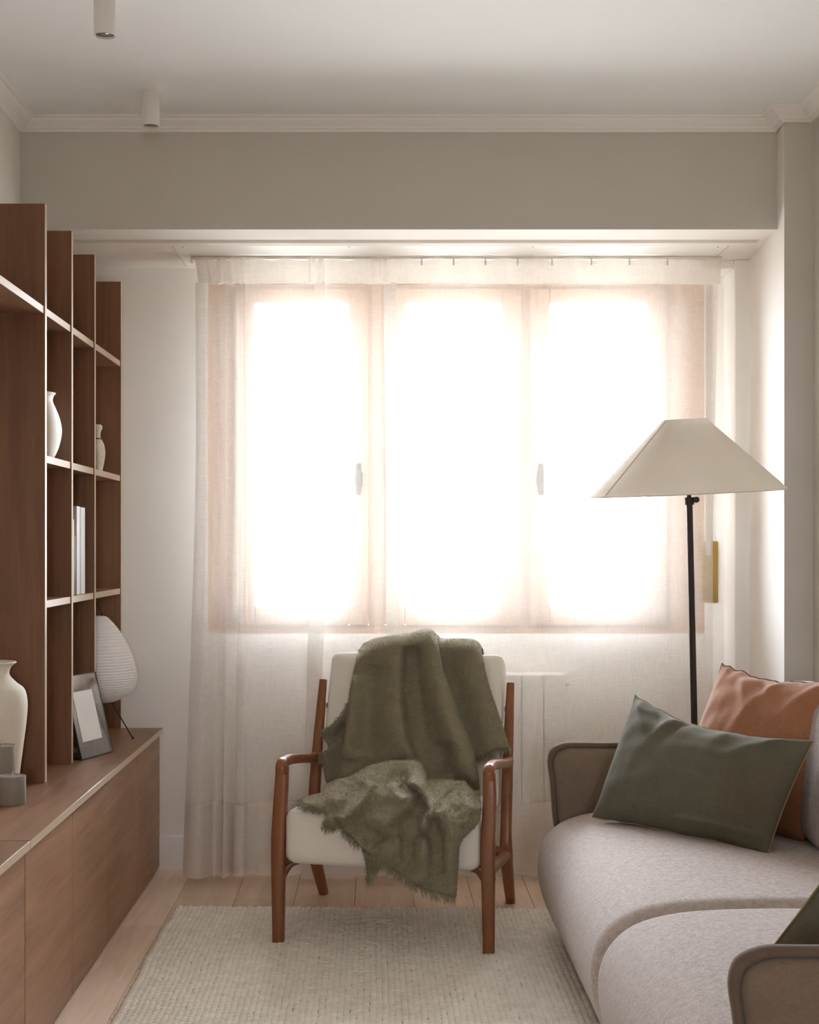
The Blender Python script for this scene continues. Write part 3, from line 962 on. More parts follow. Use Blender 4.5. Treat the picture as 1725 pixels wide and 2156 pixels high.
# ragged selvedge along the left edge
sv, sf = [], []
for k in range(int((RY1 - 2.35) / 0.009)):
    y = RY1 - k * 0.009 - 0.004
    l = 0.006 + 0.006 * random.random() + (0.006 if random.random() < 0.1 else 0)
    z = 0.010
    p = np.array([(RX0 + 0.012, y, z), (RX0, y + random.uniform(-.002, .002), z), (RX0 - l, y + random.uniform(-.004, .004), 0.004)])
    sv.append(tube_data(rug_warp(p), [0.0035, 0.0032, 0.0022], 5))
v, f = join_data(sv)
s_ = obj("selvedge", v, f, M["rug"], rug)
s_["kind"] = "stuff"


# ------------------------------------------------------------------ soft shapes
def rounded_box(fn, hx, hy, hz, r, n=16, crown=(0, 0, 0), pw=2.0):
    """rounded cushion block of half sizes hx, hy, hz; fn maps local points to the room"""
    V, F = [], []
    idx = {}
    inner = np.array([hx - r, hy - r, hz - r])
    half = np.array([hx, hy, hz])

    def vert(c):
        key = tuple(np.round(c, 6))
        if key in idx:
            return idx[key]
        # denser towards the edges
        q = np.sign(c) * np.abs(c) ** 0.75
        p = q * half
        core = np.clip(p, -inner, inner)
        d = p - core
        l = np.linalg.norm(d)
        if l > 1e-9:
            p = core + d / l * r
        u = p / half
        for a in range(3):
            o1, o2 = [k for k in range(3) if k != a]
            p[a] += crown[a] * np.sign(p[a]) * max(0, 1 - abs(u[o1]) ** pw) * max(0, 1 - abs(u[o2]) ** pw) * min(1.0, abs(u[a]))
        idx[key] = len(V)
        V.append(p)
        return idx[key]

    g = np.linspace(-1, 1, n + 1)
    for a in range(3):
        o1, o2 = [k for k in range(3) if k != a]
        for s in (-1, 1):
            for i in range(n):
                for j in range(n):
                    q = []
                    for (ii, jj) in ((i, j), (i + 1, j), (i + 1, j + 1), (i, j + 1)):
                        c = np.zeros(3)
                        c[a], c[o1], c[o2] = s, g[ii], g[jj]
                        q.append(vert(c))
                    flip = (s > 0) == (a == 1)
                    F.append(tuple(q[::-1] if flip else q))
    return fn(np.array(V)), F


# ------------------------------------------------------------------ armchair
TH_C = math.radians(10.6)
C0 = np.array([0.0138, 4.2715])
CR = np.array([math.cos(TH_C), -math.sin(TH_C)])
CBK = np.array([math.sin(TH_C), math.cos(TH_C)])


def L(a, t, h):
    q = C0 + a * CR + t * CBK
    return np.array([q[0], q[1], h])


def Lp(arr):
    arr = np.asarray(arr, float)
    out = np.empty_like(arr)
    out[:, 0] = C0[0] + arr[:, 0] * CR[0] + arr[:, 1] * CBK[0]
    out[:, 1] = C0[1] + arr[:, 0] * CR[1] + arr[:, 1] * CBK[1]
    out[:, 2] = arr[:, 2]
    return out


ch = thing("armchair", (C0[0], C0[1], 0), "wooden armchair with cream cushions standing before the curtain", "armchair")
cr3 = np.array([CR[0], CR[1], 0])
for s in (-1, 1):
    top_a = 0.314 if s < 0 else 0.324
    p = catmull(np.array([L(s * 0.324, 0.004, 0.0126), L(s * 0.323, 0.0, 0.20), L(s * 0.322, 0.0, 0.33), L(s * (top_a + 0.002), 0.006, 0.47), L(s * top_a, 0.012, 0.548)]), 30)
    rr = np.interp(np.linspace(0, 1, 30), [0, 0.3, 0.5, 0.8, 1], [0.0172, 0.0205, 0.0215, 0.0195, 0.0185])
    tube("front_leg", p, rr, M["chairwood"], ch, 20, ref=cr3, power=5.0, aspect=1.0)
    p = catmull(np.array([L(s * top_a, 0.004, 0.530), L(s * top_a, 0.002, 0.549), L(s * top_a, 0.012, 0.5585), L(s * top_a, 0.035, 0.5595), L(s * 0.322, 0.14, 0.552), L(s * 0.328, 0.32, 0.528), L(s * 0.330, 0.46, 0.508), L(s * 0.330, 0.555, 0.500)]), 44)
    rr = np.interp(np.linspace(0, 1, 44), [0, 0.15, 0.4, 0.8, 0.93, 1], [0.0175, 0.0180, 0.0155, 0.0140, 0.0165, 0.019])
    tube("armrest", p, rr, M["chairwood_h"], ch, 20, ref=cr3, power=2.8, aspect=1.08)
    p = catmull(np.array([L(s * 0.330, 0.660, 0.0004), L(s * 0.330, 0.585, 0.085), L(s * 0.330, 0.505, 0.180), L(s * 0.330, 0.480, 0.235), L(s * 0.330, 0.500, 0.34), L(s * 0.330, 0.545, 0.49), L(s * 0.330, 0.605, 0.64), L(s * 0.330, 0.650, 0.755)]), 50)
    rr = np.interp(np.linspace(0, 1, 50), [0, 0.25, 0.36, 0.5, 0.65, 1], [0.0160, 0.0205, 0.0225, 0.0185, 0.0190, 0.0130])
    tube("rear_leg", p, rr, M["chairwood"], ch, 20, ref=cr3, power=3.2, aspect=0.95)
    p = catmull(np.array([L(s * 0.322, 0.0, 0.236), L(s * 0.322, 0.03, 0.243), L(s * 0.325, 0.12, 0.240), L(s * 0.329, 0.34, 0.218), L(s * 0.330, 0.49, 0.203)]), 30)
    rr = np.interp(np.linspace(0, 1, 30), [0, 0.12, 0.4, 0.9, 1], [0.023, 0.019, 0.0155, 0.0165, 0.019])
    tube("side_rail", p, rr, M["chairwood_h"], ch, 16, ref=cr3, power=2.8, aspect=0.95)
    p = catmull(np.array([L(s * 0.318, 0.02, 0.205), L(s * 0.304, 0.026, 0.234), L(s * 0.288, 0.032, 0.248), L(s * 0.265, 0.04, 0.254)]), 14)
    tube("corner_bracket", p, np.interp(np.linspace(0, 1, 14), [0, 0.4, 1], [0.012, 0.012, 0.008]), M["chairwood"], ch, 12, ref=(0, 1, 0))
tube("cross_rail", [L(-0.325, 0.475, 0.215), L(0.325, 0.475, 0.215)], 0.016, M["chairwood"], ch, 14, power=3)
tube("cross_rail", [L(-0.318, 0.16, 0.236), L(0.318, 0.16, 0.236)], 0.012, M["chairwood"], ch, 14, power=3)


def seat_fn(p):
    q = p.copy()
    q[:, 1] = p[:, 1] + 0.235
    q[:, 2] = p[:, 2] + 0.340 - 0.06 * (q[:, 1] - 0.0)
    return Lp(q)


v, f = rounded_box(seat_fn, 0.300, 0.263, 0.085, 0.034, 18, (0.002, 0.004, 0.010))
obj("seat_cushion", v, f, M["upholstery"], ch)
BLEAN = 0.185 / 0.465


def back_fn(p):
    # p: x across, y thickness, z along the back
    l = math.hypot(1, BLEAN)
    up = np.array([BLEAN / l, 1 / l])
    nb = np.array([1 / l, -BLEAN / l])
    q = np.empty_like(p)
    q[:, 0] = p[:, 0] * (1 - 0.0 * p[:, 2])
    s = p[:, 2] + 0.262
    q[:, 1] = 0.470 + up[0] * s + nb[0] * (p[:, 1] + 0.055)
    q[:, 2] = 0.365 + up[1] * s + nb[1] * (p[:, 1] + 0.055)
    return Lp(q)


v, f = rounded_box(back_fn, 0.306, 0.055, 0.268, 0.026, 18, (0.001, 0.010, 0.002))
obj("back_cushion", v, f, M["upholstery"], ch)
for hgt in (0.46, 0.66):
    tb_ = 0.48 + (hgt - 0.41) * BLEAN + 0.125
    tube("back_slat", [L(-0.330, tb_ - 0.0, hgt), L(0.330, tb_ - 0.0, hgt)], 0.010, M["chairwood"], ch, 10)

# ------------------------------------------------------------------ throw blanket
RAYX = lambda px_: (px_ - PX0) / FPX
RAYZ = lambda py_: -(py_ - PY0) / FPX


def inside_poly(px_, py_, poly):
    poly = np.asarray(poly, float)
    r = np.zeros(px_.shape, bool)
    j = len(poly) - 1
    for i in range(len(poly)):
        xi, yi = poly[i]
        xj, yj = poly[j]
        c = ((yi > py_) != (yj > py_)) & (px_ < (xj - xi) * (py_ - yi) / (yj - yi + 1e-12) + xi)
        r ^= c
        j = i
    return r


def seg_dist(px_, py_, line, closed=False):
    """distance, side, position along, nearest point for a polyline"""
    line = np.asarray(line, float)
    n = len(line)
    best = np.full(px_.shape, 1e9)
    side = np.zeros(px_.shape)
    along = np.zeros(px_.shape)
    nx = np.zeros(px_.shape)
    ny = np.zeros(px_.shape)
    m = n if closed else n - 1
    for i in range(m):
        a, b = line[i], line[(i + 1) % n]
        d = b - a
        l2 = d @ d + 1e-9
        t = np.clip(((px_ - a[0]) * d[0] + (py_ - a[1]) * d[1]) / l2, 0, 1)
        qx, qy = a[0] + t * d[0], a[1] + t * d[1]
        dd = np.hypot(px_ - qx, py_ - qy)
        k = dd < best
        best = np.where(k, dd, best)
        side = np.where(k, np.sign(d[0] * (py_ - a[1]) - d[1] * (px_ - a[0])), side)
        along = np.where(k, (i + t) / m, along)
        nx = np.where(k, qx, nx)
        ny = np.where(k, qy, ny)
    return best, side, along, nx, ny


def crest_y(x):
    return np.interp(x, [636, 684, 704, 735, 775, 820, 860, 885, 893, 900, 940, 980, 995, 1012], [1692, 1655, 1646, 1640, 1614, 1603, 1600, 1603, 1612, 1640, 1638, 1641, 1660, 1692])


def base_depth(px_, py_, lump=True, t_front=-0.058):
    """depth along each sight line where the chair's cushions (and the heap of cloth on the seat) are met"""
    ys = np.arange(4.08, 5.25, 0.0035)
    res = np.full(px_.shape, np.nan)
    rx, rz = RAYX(px_), RAYZ(py_)
    A = np.zeros(px_.shape)
    if lump:
        A = np.clip(CAMH - (crest_y(px_) - PY0) * 4.545 / FPX - 0.428, 0.0, 0.2)
    for y in ys:
        X, Z = rx * y, CAMH + rz * y
        t = (X - C0[0]) * CBK[0] + (y - C0[1]) * CBK[1]
        seat = 0.443 - 0.06 * np.maximum(t, 0) - 0.030 * np.clip((0.02 - t) / 0.07, 0, 1) ** 2
        if lump:
            seat = seat + A * np.clip((t + 0.06) / 0.33, 0, 1) ** 0.8 * np.clip((0.40 - t) / 0.10, 0, 1) ** 0.5
        tb = 0.470 + (Z - 0.365) * BLEAN - 0.010
        ins = (t > t_front) & ((Z < seat) | (t > tb))
        res = np.where(np.isnan(res) & ins, y, res)
    return np.where(np.isnan(res), 4.95, res)


def fold(px_, py_, line, h, wl, wr, taper=0.15):
    """ridge (h>0) or valley (h<0) along a line; wl / wr are its widths on either side"""
    d, s, u, _, _ = seg_dist(px_, py_, line)
    w = np.where(s < 0, wl, wr)
    e = np.clip(np.minimum(u, 1 - u) / taper, 0, 1) ** 0.5 if taper > 0 else 1.0
    return h * e * np.exp(-(d / w) ** 2)


def cloth_layer(poly, dx, dy, depth_fn, edge_t, edge_w, thick):
    poly = np.asarray(poly, float)
    x0, y0 = poly.min(0) - dx
    x1, y1 = poly.max(0) + dx
    gx = np.arange(x0, x1 + dx, dx)
    gy = np.arange(y0, y1 + dy, dy)
    GX, GY = np.meshgrid(gx, gy, indexing="ij")
    keep = inside_poly(GX[:-1, :-1] + dx / 2, GY[:-1, :-1] + dy / 2, poly)
    cells = np.argwhere(keep)
    used = np.zeros(GX.shape, int)
    for (i, j) in ((0, 0), (1, 0), (1, 1), (0, 1)):
        used[i:i + keep.shape[0], j:j + keep.shape[1]] += keep
    ids = -np.ones(GX.shape, int)
    sel = used > 0
    ids[sel] = np.arange(sel.sum())
    X, Y = GX[sel].copy(), GY[sel].copy()
    rimv = (used[sel] < 4)
    d, _, _, qx, qy = seg_dist(X, Y, poly, True)
    X[rimv], Y[rimv] = qx[rimv], qy[rimv]
    d[rimv] = 0
    D = depth_fn(X, Y)
    e = np.clip(d / edge_w, 0, 1)
    lift = edge_t * np.sqrt(np.clip(1 - (1 - e) ** 2, 0, 1))
    Yf = D - lift
    Yb = D + 0.003 + thick * np.clip(d / 6, 0, 1)
    front = np.stack([RAYX(X) * Yf, Yf, CAMH + RAYZ(Y) * Yf], 1)
    back = np.stack([RAYX(X) * Yb, Yb, CAMH + RAYZ(Y) * Yb], 1)
    n = len(X)
    F = []
    for (i, j) in cells:
        q = (ids[i, j], ids[i + 1, j], ids[i + 1, j + 1], ids[i, j + 1])
        F.append(q[::-1])
        F.append(tuple(k + n for k in q))
    # close the rim
    ecount = {}
    for (i, j) in cells:
        q = (ids[i, j], ids[i + 1, j], ids[i + 1, j + 1], ids[i, j + 1])
        for a in range(4):
            k = (q[a], q[(a + 1) % 4])
            if (k[1], k[0]) in ecount:
                del ecount[(k[1], k[0])]
            else:
                ecount[k] = 1
    for (a, b) in ecount:
        F.append((a, b, b + n, a + n))
    return np.vstack([front, back]), F, n


main_poly = [(757, 1366), (766, 1354), (785, 1345), (830, 1336), (868, 1331), (888, 1325), (902, 1323), (914, 1329), (921, 1342), (926, 1370), (933, 1410), (948, 1450), (962, 1490), (978, 1530), (992, 1565), (1003, 1600), (1009, 1640), (1012, 1680), (1014, 1705), (1012, 1726), (1001, 1742), (986, 1756), (974, 1768), (968, 1785), (966, 1815), (964, 1850), (961, 1887),
             (940, 1885), (915, 1880), (890, 1870), (868, 1858), (850, 1845), (830, 1833), (812, 1822), (800, 1812), (785, 1803), (770, 1792), (755, 1780), (745, 1768), (735, 1758), (722, 1750), (716, 1738), (706, 1742), (694, 1744), (684, 1740), (681, 1732), (687, 1720), (682, 1710), (668, 1706), (655, 1700), (637, 1694), (636, 1682), (650, 1675), (668, 1671), (682, 1668), (684, 1656), (690, 1648), (704, 1643), (711, 1632), (719, 1590), (726, 1540), (730, 1500), (736, 1455), (746, 1405)]


def main_depth(X, Y):
    D = base_depth(X, Y, True)
    # soften the meeting lines a little
    lift = np.zeros(X.shape)
    lift += 0.012
    # drape over the backrest
    up = 1 / (1 + np.exp((Y - crest_y(X) + 4) / 5.0))
    b = fold(X, Y, [(838, 1330), (842, 1400), (842, 1480), (850, 1560), (868, 1606)], 0.030, 16, 62, 0.0)
    b += fold(X, Y, [(866, 1360), (863, 1430), (868, 1500), (880, 1560), (896, 1612)], -0.040, 17, 14, 0.08)
    b += fold(X, Y, [(902, 1328), (908, 1380), (922, 1440), (942, 1510), (968, 1580), (985, 1640)], 0.034, 34, 30, 0.0)
    b += fold(X, Y, [(745, 1420), (738, 1500), (728, 1600)], 0.014, 22, 22, 0.1)
    b += fold(X, Y, [(790, 1400), (782, 1480), (776, 1590)], -0.012, 26, 26, 0.1)
    b += fold(X, Y, [(940, 1560), (925, 1610), (915, 1636)], -0.018, 18, 18, 0.2)
    # top bulge over the backrest edge
    lift += 2.3 * b * np.clip(up, 0, 1)
    dn = 1 - up
    c = np.zeros(X.shape)
    c += fold(X, Y, [(704, 1652), (745, 1648), (790, 1626), (840, 1612), (886, 1612)], 0.020, 40, 20, 0.1)
    c += fold(X, Y, [(858, 1650), (890, 1645), (940, 1647), (986, 1650)], 0.026, 40, 16, 0.1)
    c += fold(X, Y, [(783, 1646), (768, 1676), (744, 1704), (716, 1732)], 0.044, 9, 30, 0.08)
    c += fold(X, Y, [(770, 1640), (748, 1672), (722, 1698), (700, 1716)], -0.034, 14, 16, 0.15)
    c += fold(X, Y, [(690, 1662), (712, 1680), (704, 1712), (690, 1734)], 0.024, 18, 18, 0.1)
    c += fold(X, Y, [(824, 1648), (838, 1672), (853, 1686)], 0.030, 10, 12, 0.2)
    c += fold(X, Y, [(878, 1668), (856, 1690), (826, 1716), (790, 1748)], 0.036, 16, 26, 0.12)
    c += fold(X, Y, [(846, 1650), (858, 1661), (876, 1668)], -0.070, 7, 8, 0.3)
    c += fold(X, Y, [(858, 1644), (884, 1660), (902, 1684), (908, 1706), (896, 1728), (884, 1745)], 0.046, 15, 9, 0.08)
    c += fold(X, Y, [(878, 1672), (886, 1700), (872, 1730), (858, 1760), (857, 1810)], -0.048, 9, 10, 0.15)
    c += fold(X, Y, [(908, 1716), (916, 1750), (922, 1790), (926, 1840)], -0.052, 11, 12, 0.12)
    c += fold(X, Y, [(926, 1700), (945, 1716), (946, 1760), (946, 1830)], 0.030, 20, 24, 0.15)
    c += fold(X, Y, [(940, 1668), (958, 1690), (966, 1712)], -0.020, 14, 14, 0.2)
    c += fold(X, Y, [(988, 1648), (996, 1680), (1008, 1706)], 0.026, 10, 12, 0.1)
    c += fold(X, Y, [(984, 1666), (986, 1700), (976, 1740)], 0.016, 16, 14, 0.2)
    c += fold(X, Y, [(892, 1760), (890, 1810), (890, 1862)], 0.026, 20, 16, 0.1)
    c += fold(X, Y, [(800, 1770), (815, 1810)], 0.016, 22, 20, 0.2)
    c += fold(X, Y, [(842, 1760), (838, 1820)], 0.018, 16, 16, 0.2)
    c += 0.006 * np.sin(X * 0.09 + Y * 0.03) + 0.005 * np.sin(X * 0.05 - Y * 0.08)
    lift += c * np.clip(dn, 0, 1) * 1.75
    lift = np.maximum(lift, 0.006)
    n2 = 0.003 * np.sin(X * 0.045 + 1.3) * np.sin(Y * 0.037)
    # the very top rolls backwards
    top = np.interp(X, [757, 785, 830, 868, 902, 921], [1366, 1345, 1336, 1331, 1323, 1342])
    roll = np.clip(1 - (Y - top) / 26.0, 0, 1)
    return D - lift - n2 + 0.075 * roll ** 2


def right_depth(X, Y):
    D = base_depth(X, Y, False)
    top = np.interp(X, [915, 965, 1000, 1017], [1345, 1344, 1349, 1375])
    roll = np.clip(1 - (Y - top) / 24.0, 0, 1)
    l = 0.010 + fold(X, Y, [(985, 1350), (1000, 1430), (1025, 1510), (1050, 1576)], 0.030, 26, 34, 0.0) + fold(X, Y, [(945, 1380), (965, 1450), (992, 1530), (1008, 1590)], -0.012, 18, 18, 0.1)
    return D - l + 0.075 * roll ** 2


def left_depth(X, Y):
    D = base_depth(X, Y, False)
    l = 0.006 + fold(X, Y, [(738, 1470), (712, 1520), (690, 1545)], 0.016, 10, 12, 0.1) + fold(X, Y, [(724, 1560), (700, 1576), (680, 1592)], 0.018, 10, 12, 0.1) + fold(X, Y, [(726, 1520), (706, 1560), (700, 1640)], -0.016, 12, 10, 0.1)
    return np.minimum(D, 4.86) - l


def tip_depth(X, Y):
    return base_depth(X, Y, False, -0.050) - 0.004 + 0.0 * X


right_poly = [(912, 1346), (935, 1346), (965, 1344), (990, 1346), (1006, 1352), (1014, 1366), (1018, 1390), (1024, 1422), (1034, 1456), (1046, 1490), (1058, 1525), (1068, 1555), (1074, 1578), (1056, 1578), (1036, 1584), (1015, 1592), (1000, 1597), (975, 1560), (935, 1440)]
left_poly = [(748, 1440), (735, 1476), (722, 1504), (702, 1526), (678, 1540), (676, 1548), (684, 1556), (692, 1572), (686, 1586), (667, 1591), (670, 1597), (680, 1606), (685, 1640), (692, 1656), (716, 1650), (732, 1580)]
tip_poly = [(760, 1782), (768, 1802), (772, 1830), (777, 1862), (782, 1842), (795, 1830), (816, 1820), (806, 1800)]
layers = [cloth_layer(main_poly, 3.0, 2.5, main_depth, 0.020, 12, 0.002), cloth_layer(right_poly, 3.5, 3.5, right_depth, 0.018, 11, 0.002),
          cloth_layer(left_poly, 3.0, 3.0, left_depth, 0.012, 8, 0.002), cloth_layer(tip_poly, 3.0, 3.0, tip_depth, 0.008, 6, 0.002)]
# part hanging down behind the backrest
cols_b = np.linspace(758, 1014, 44)
tops = np.interp(cols_b, [757, 766, 785, 830, 868, 902, 921, 935, 990, 1006, 1014], [1367, 1356, 1347, 1338, 1333, 1326, 1344, 1347, 1347, 1353, 1367])
rv = []
for k, (xx, yy) in enumerate(zip(cols_b, tops)):
    d0 = float(main_depth(np.array([xx]), np.array([yy]))[0]) if xx < 921 else float(right_depth(np.array([xx]), np.array([yy]))[0])
    p0 = P(xx, yy + 1.5, d0 - 0.004)
    t0 = (p0[:2] - C0) @ CBK
    a0 = (p0[:2] - C0) @ CR
    h0 = p0[2]
    t_top = 0.470 + (0.862 - 0.365) * BLEAN
    te = max(t0 + 0.05, t_top + 0.128 + 0.008 * math.sin(k * 0.8))
    pts = [(t0, h0), (t0 + (te - t0) * 0.45, h0 + 0.004), (t0 + (te - t0) * 0.85, h0 - 0.018), (te, h0 - 0.06), (te - 0.015, h0 - 0.16), (te - 0.05, h0 - 0.26 - 0.01 * math.sin(k)), (te - 0.09, h0 - 0.36)]
    rv.append([L(a0, t_, h_) for (t_, h_) in catmull(np.array(pts), 16)])
rv = np.array(rv)
nb_, mb_ = rv.shape[:2]
vb = rv.reshape(-1, 3)
fbk = [(i * mb_ + j, i * mb_ + j + 1, (i + 1) * mb_ + j + 1, (i + 1) * mb_ + j) for i in range(nb_ - 1) for j in range(mb_ - 1)]
bv, bfc = join_data([(l_[0], l_[1]) for l_ in layers] + [(vb, fbk)])
blanket = obj("throw_blanket", bv, bfc, M["mohair"], None, True)
tag(blanket, "olive green fringed mohair throw draped over the armchair", "blanket")


def surface_fibres(parts, count, lmin, lmax, width):
    """loose hairs standing off the cloth"""
    out = []
    for (v, f, nfront), share in parts:
        tri = []
        for q in f:
            if all(i < nfront for i in q):
                tri.append((q[0], q[1], q[2]))
                if len(q) > 3:
                    tri.append((q[0], q[2], q[3]))
        tri = np.array(tri)
        a, b, c = v[tri[:, 0]], v[tri[:, 1]], v[tri[:, 2]]
        nr_ = np.cross(b - a, c - a)
        ar_ = np.linalg.norm(nr_, axis=1)
        nr_ /= ar_[:, None] + 1e-12
        ar_ = np.clip(ar_, 0.6 * np.percentile(ar_, 35), 2.2 * np.percentile(ar_, 35))
        k = rng.choice(len(tri), int(count * share), p=ar_ / ar_.sum())
        u, w = rng.random(len(k)), rng.random(len(k))
        sw = u + w > 1
        u[sw], w[sw] = 1 - u[sw], 1 - w[sw]
        p = a[k] + (b[k] - a[k]) * u[:, None] + (c[k] - a[k]) * w[:, None]
        nn = nr_[k]
        tocam = np.array([0, 0, CAMH]) - p
        nn = np.where((np.sum(nn * tocam, 1) < 0)[:, None], -nn, nn)
        d = nn * rng.uniform(0.12, 0.6, (len(k), 1)) + rng.normal(0, 0.45, (len(k), 3)) + np.array([0, 0, -0.35])
        d /= np.linalg.norm(d, axis=1)[:, None]
        l = rng.uniform(lmin, lmax, len(k))[:, None]
        sd_ = np.cross(d, rng.normal(0, 1, (len(k), 3)))
        sd_ /= np.linalg.norm(sd_, axis=1)[:, None]
        tri_v = np.stack([p - sd_ * width, p + sd_ * width, p + d * l], 1)
        out.append(tri_v.reshape(-1, 3))
    V = np.vstack(out)
    F = np.arange(len(V)).reshape(-1, 3)
    return V, F


V, F = surface_fibres([(layers[0], 0.70), (layers[1], 0.18), (layers[2], 0.09), (layers[3], 0.03)], 100000, 0.004, 0.010, 0.00045)
fz = obj("fuzz", V, F, M["mohair_fibre"], blanket, False)
fz["kind"] = "stuff"


def fringe(line, depth_fn, per_px, lo, hi, direction, spread=0.25):
    line = np.asarray(line, float)
    qs = []
    for i in range(len(line) - 1):
        a, b = line[i], line[i + 1]
        n_ = max(1, int(np.linalg.norm(b - a) * per_px))
        for k in range(n_):
            qs.append(a + (b - a) * random.random() + np.array([random.uniform(-2, 2), random.uniform(-2, 2)]))
    qs = np.array(qs)
    ds = depth_fn(qs[:, 0], qs[:, 1])
    out = []
    for q, dd in zip(qs, ds):
        p0 = P(q[0], q[1], float(dd) - random.uniform(0.0, 0.010))
        dv = np.array([direction[0] + random.gauss(0, spread), random.gauss(0, spread) - 0.1, direction[1] + random.gauss(0, spread)])
        dv /= np.linalg.norm(dv)
        l = random.uniform(lo, hi)
        mid = p0 + dv * l * 0.5 + np.array([random.gauss(0, 0.0015), random.gauss(0, 0.0015), 0.001])
        out.append(tube_data([p0 - dv * 0.004, mid, p0 + dv * l + np.array([0, 0, -0.003])], [0.0011, 0.0009, 0.0004], 4))
    return out


fr = []
fr += fringe([(770, 1792), (800, 1812), (830, 1833), (868, 1858), (915, 1880), (961, 1887)], main_depth, 1.6, 0.010, 0.028, (0.05, -1.0))
fr += fringe([(636, 1682), (637, 1694), (655, 1700), (682, 1710)], lambda X, Y: main_depth(X, Y), 1.6, 0.012, 0.026, (-0.9, -0.25), 0.35)
fr += fringe([(681, 1732), (684, 1740), (700, 1743), (716, 1740), (735, 1758), (755, 1780)], main_depth, 1.5, 0.010, 0.024, (-0.25, -0.9), 0.35)
fr += fringe([(735, 1478), (722, 1504), (702, 1526), (678, 1540), (684, 1556)], left_depth, 0.9, 0.008, 0.020, (-0.7, -0.6), 0.35)
fr += fringe([(690, 1580), (667, 1591), (680, 1606)], left_depth, 1.4, 0.008, 0.020, (-0.8, -0.4), 0.35)
fr += fringe([(1000, 1597), (1036, 1585), (1074, 1578)], right_depth, 1.6, 0.008, 0.022, (0.1, -1.0), 0.3)
fr += fringe([(772, 1830), (777, 1862), (795, 1830), (812, 1821)], tip_depth, 1.0, 0.006, 0.016, (0.0, -1.0))
v, f = join_data(fr)
fo = obj("fringe", v, f, M["mohair_fibre"], blanket)
fo["kind"] = "stuff"

# ------------------------------------------------------------------ sofa
sofa = thing("sofa", (0.98, 3.32, 0), "taupe fabric sofa with rounded seat and welted arms along the wall", "sofa")


def offset_poly(poly, d):
    """move a closed counter-clockwise outline inwards by d"""
    p = np.asarray(poly, float)
    t = np.roll(p, -1, 0) - np.roll(p, 1, 0)
    t /= np.linalg.norm(t, axis=1)[:, None] + 1e-12
    n_ = np.stack([-t[:, 1], t[:, 0]], 1)
    return p + n_ * d


def loft_sections(sections, cap=True):
    n_ = len(sections[0])
    V = np.vstack(sections)
    F = []
    for i in range(len(sections) - 1):
        for k in range(n_):
            k2 = (k + 1) % n_
            F.append((i * n_ + k, i * n_ + k2, (i + 1) * n_ + k2, (i + 1) * n_ + k))
    if cap:
        F.append(tuple(range(n_))[::-1])
        F.append(tuple((len(sections) - 1) * n_ + k for k in range(n_)))
    return V, F


seat_prof = catmull(np.array([(0.575, 0.060), (0.535, 0.090), (0.508, 0.150), (0.494, 0.215), (0.496, 0.280), (0.520, 0.335), (0.570, 0.378), (0.650, 0.403), (0.76, 0.414), (0.95, 0.417), (1.15, 0.410), (1.24, 0.405)]), 48)
seat_out = np.vstack([seat_prof[::-1], [(1.245, 0.06)] * 1])          # counter-clockwise in (X, Z)
# order: start at rear top -> front -> bottom -> rear bottom
seat_out = seat_out[::-1]
area = 0.5 * np.sum(seat_out[:, 0] * np.roll(seat_out[:, 1], -1) - np.roll(seat_out[:, 0], -1) * seat_out[:, 1])
if area < 0:
    seat_out = seat_out[::-1]


def seat_module(y0, y1, r, label):
    secs = []
    for a in np.linspace(0, 1, 9):
        an = a * math.pi / 2
        secs.append((y0 + r * (1 - math.sin(an)), r * (1 - math.cos(an)) * 0.0 + r * (1 - math.cos(math.pi / 2 - an)) * 0))
    ys = []
    for a in np.linspace(0, math.pi / 2, 10):
        ys.append((y0 + r * (1 - math.cos(a)) * 0.9, r * (1 - math.sin(a))))
    mid = [(y, 0.0) for y in np.linspace(y0 + r * 1.1, y1 - r * 1.1, 14)]
    end = [(y1 - (yy - y0), d) for (yy, d) in ys[::-1]]
    S = []
    for (yy, d) in ys + mid + end:
        o_ = offset_poly(seat_out, d)
        crown_ = 0.010 * math.sin(math.pi * (yy - y0) / (y1 - y0))
        sec = np.stack([o_[:, 0], np.full(len(o_), yy), o_[:, 1] + crown_ * np.clip((o_[:, 1] - 0.2) / 0.2, 0, 1)], 1)
        S.append(sec)
    v, f = loft_sections(S)
    o = obj("seat_cushion", v, f, M["sofa"], sofa)
    return o


seat_module(3.208, 4.392, 0.060, "far")
seat_module(2.262, 3.200, 0.060, "near")


def rounded_outline(pts, radii, n=9):
    """closed outline with rounded corners"""
    pts = np.asarray(pts, float)
    out = []
    m = len(pts)
    for i in range(m):
        a, b, c = pts[i - 1], pts[i], pts[(i + 1) % m]
        u, w = (a - b) / np.linalg.norm(a - b), (c - b) / np.linalg.norm(c - b)
        r = radii[i]
        p0, p2 = b + u * r, b + w * r
        for t in np.linspace(0, 1, n):
            out.append((1 - t) ** 2 * p0 + 2 * t * (1 - t) * b + t * t * p2)
        # along the straight
        nxt = c + (b - c) / np.linalg.norm(b - c) * radii[(i + 1) % m]
        for t in np.linspace(0, 1, 14)[1:-1]:
            out.append(p2 + (nxt - p2) * t)
    return np.array(out)


def inset_outline(pts, radii, d):
    pts = np.asarray(pts, float)
    m = len(pts)
    out = []
    for i in range(m):
        a, b, c = pts[i - 1], pts[i], pts[(i + 1) % m]
        u, w = (b - a) / np.linalg.norm(b - a), (c - b) / np.linalg.norm(c - b)
        n1, n2 = np.array([-u[1], u[0]]), np.array([-w[1], w[0]])
        k = d / (1 + n1 @ n2)
        out.append(b + (n1 + n2) * k)
    return rounded_outline(out, [max(r - d * 0.8, 0.006 + 0.1 * r) for r in radii])


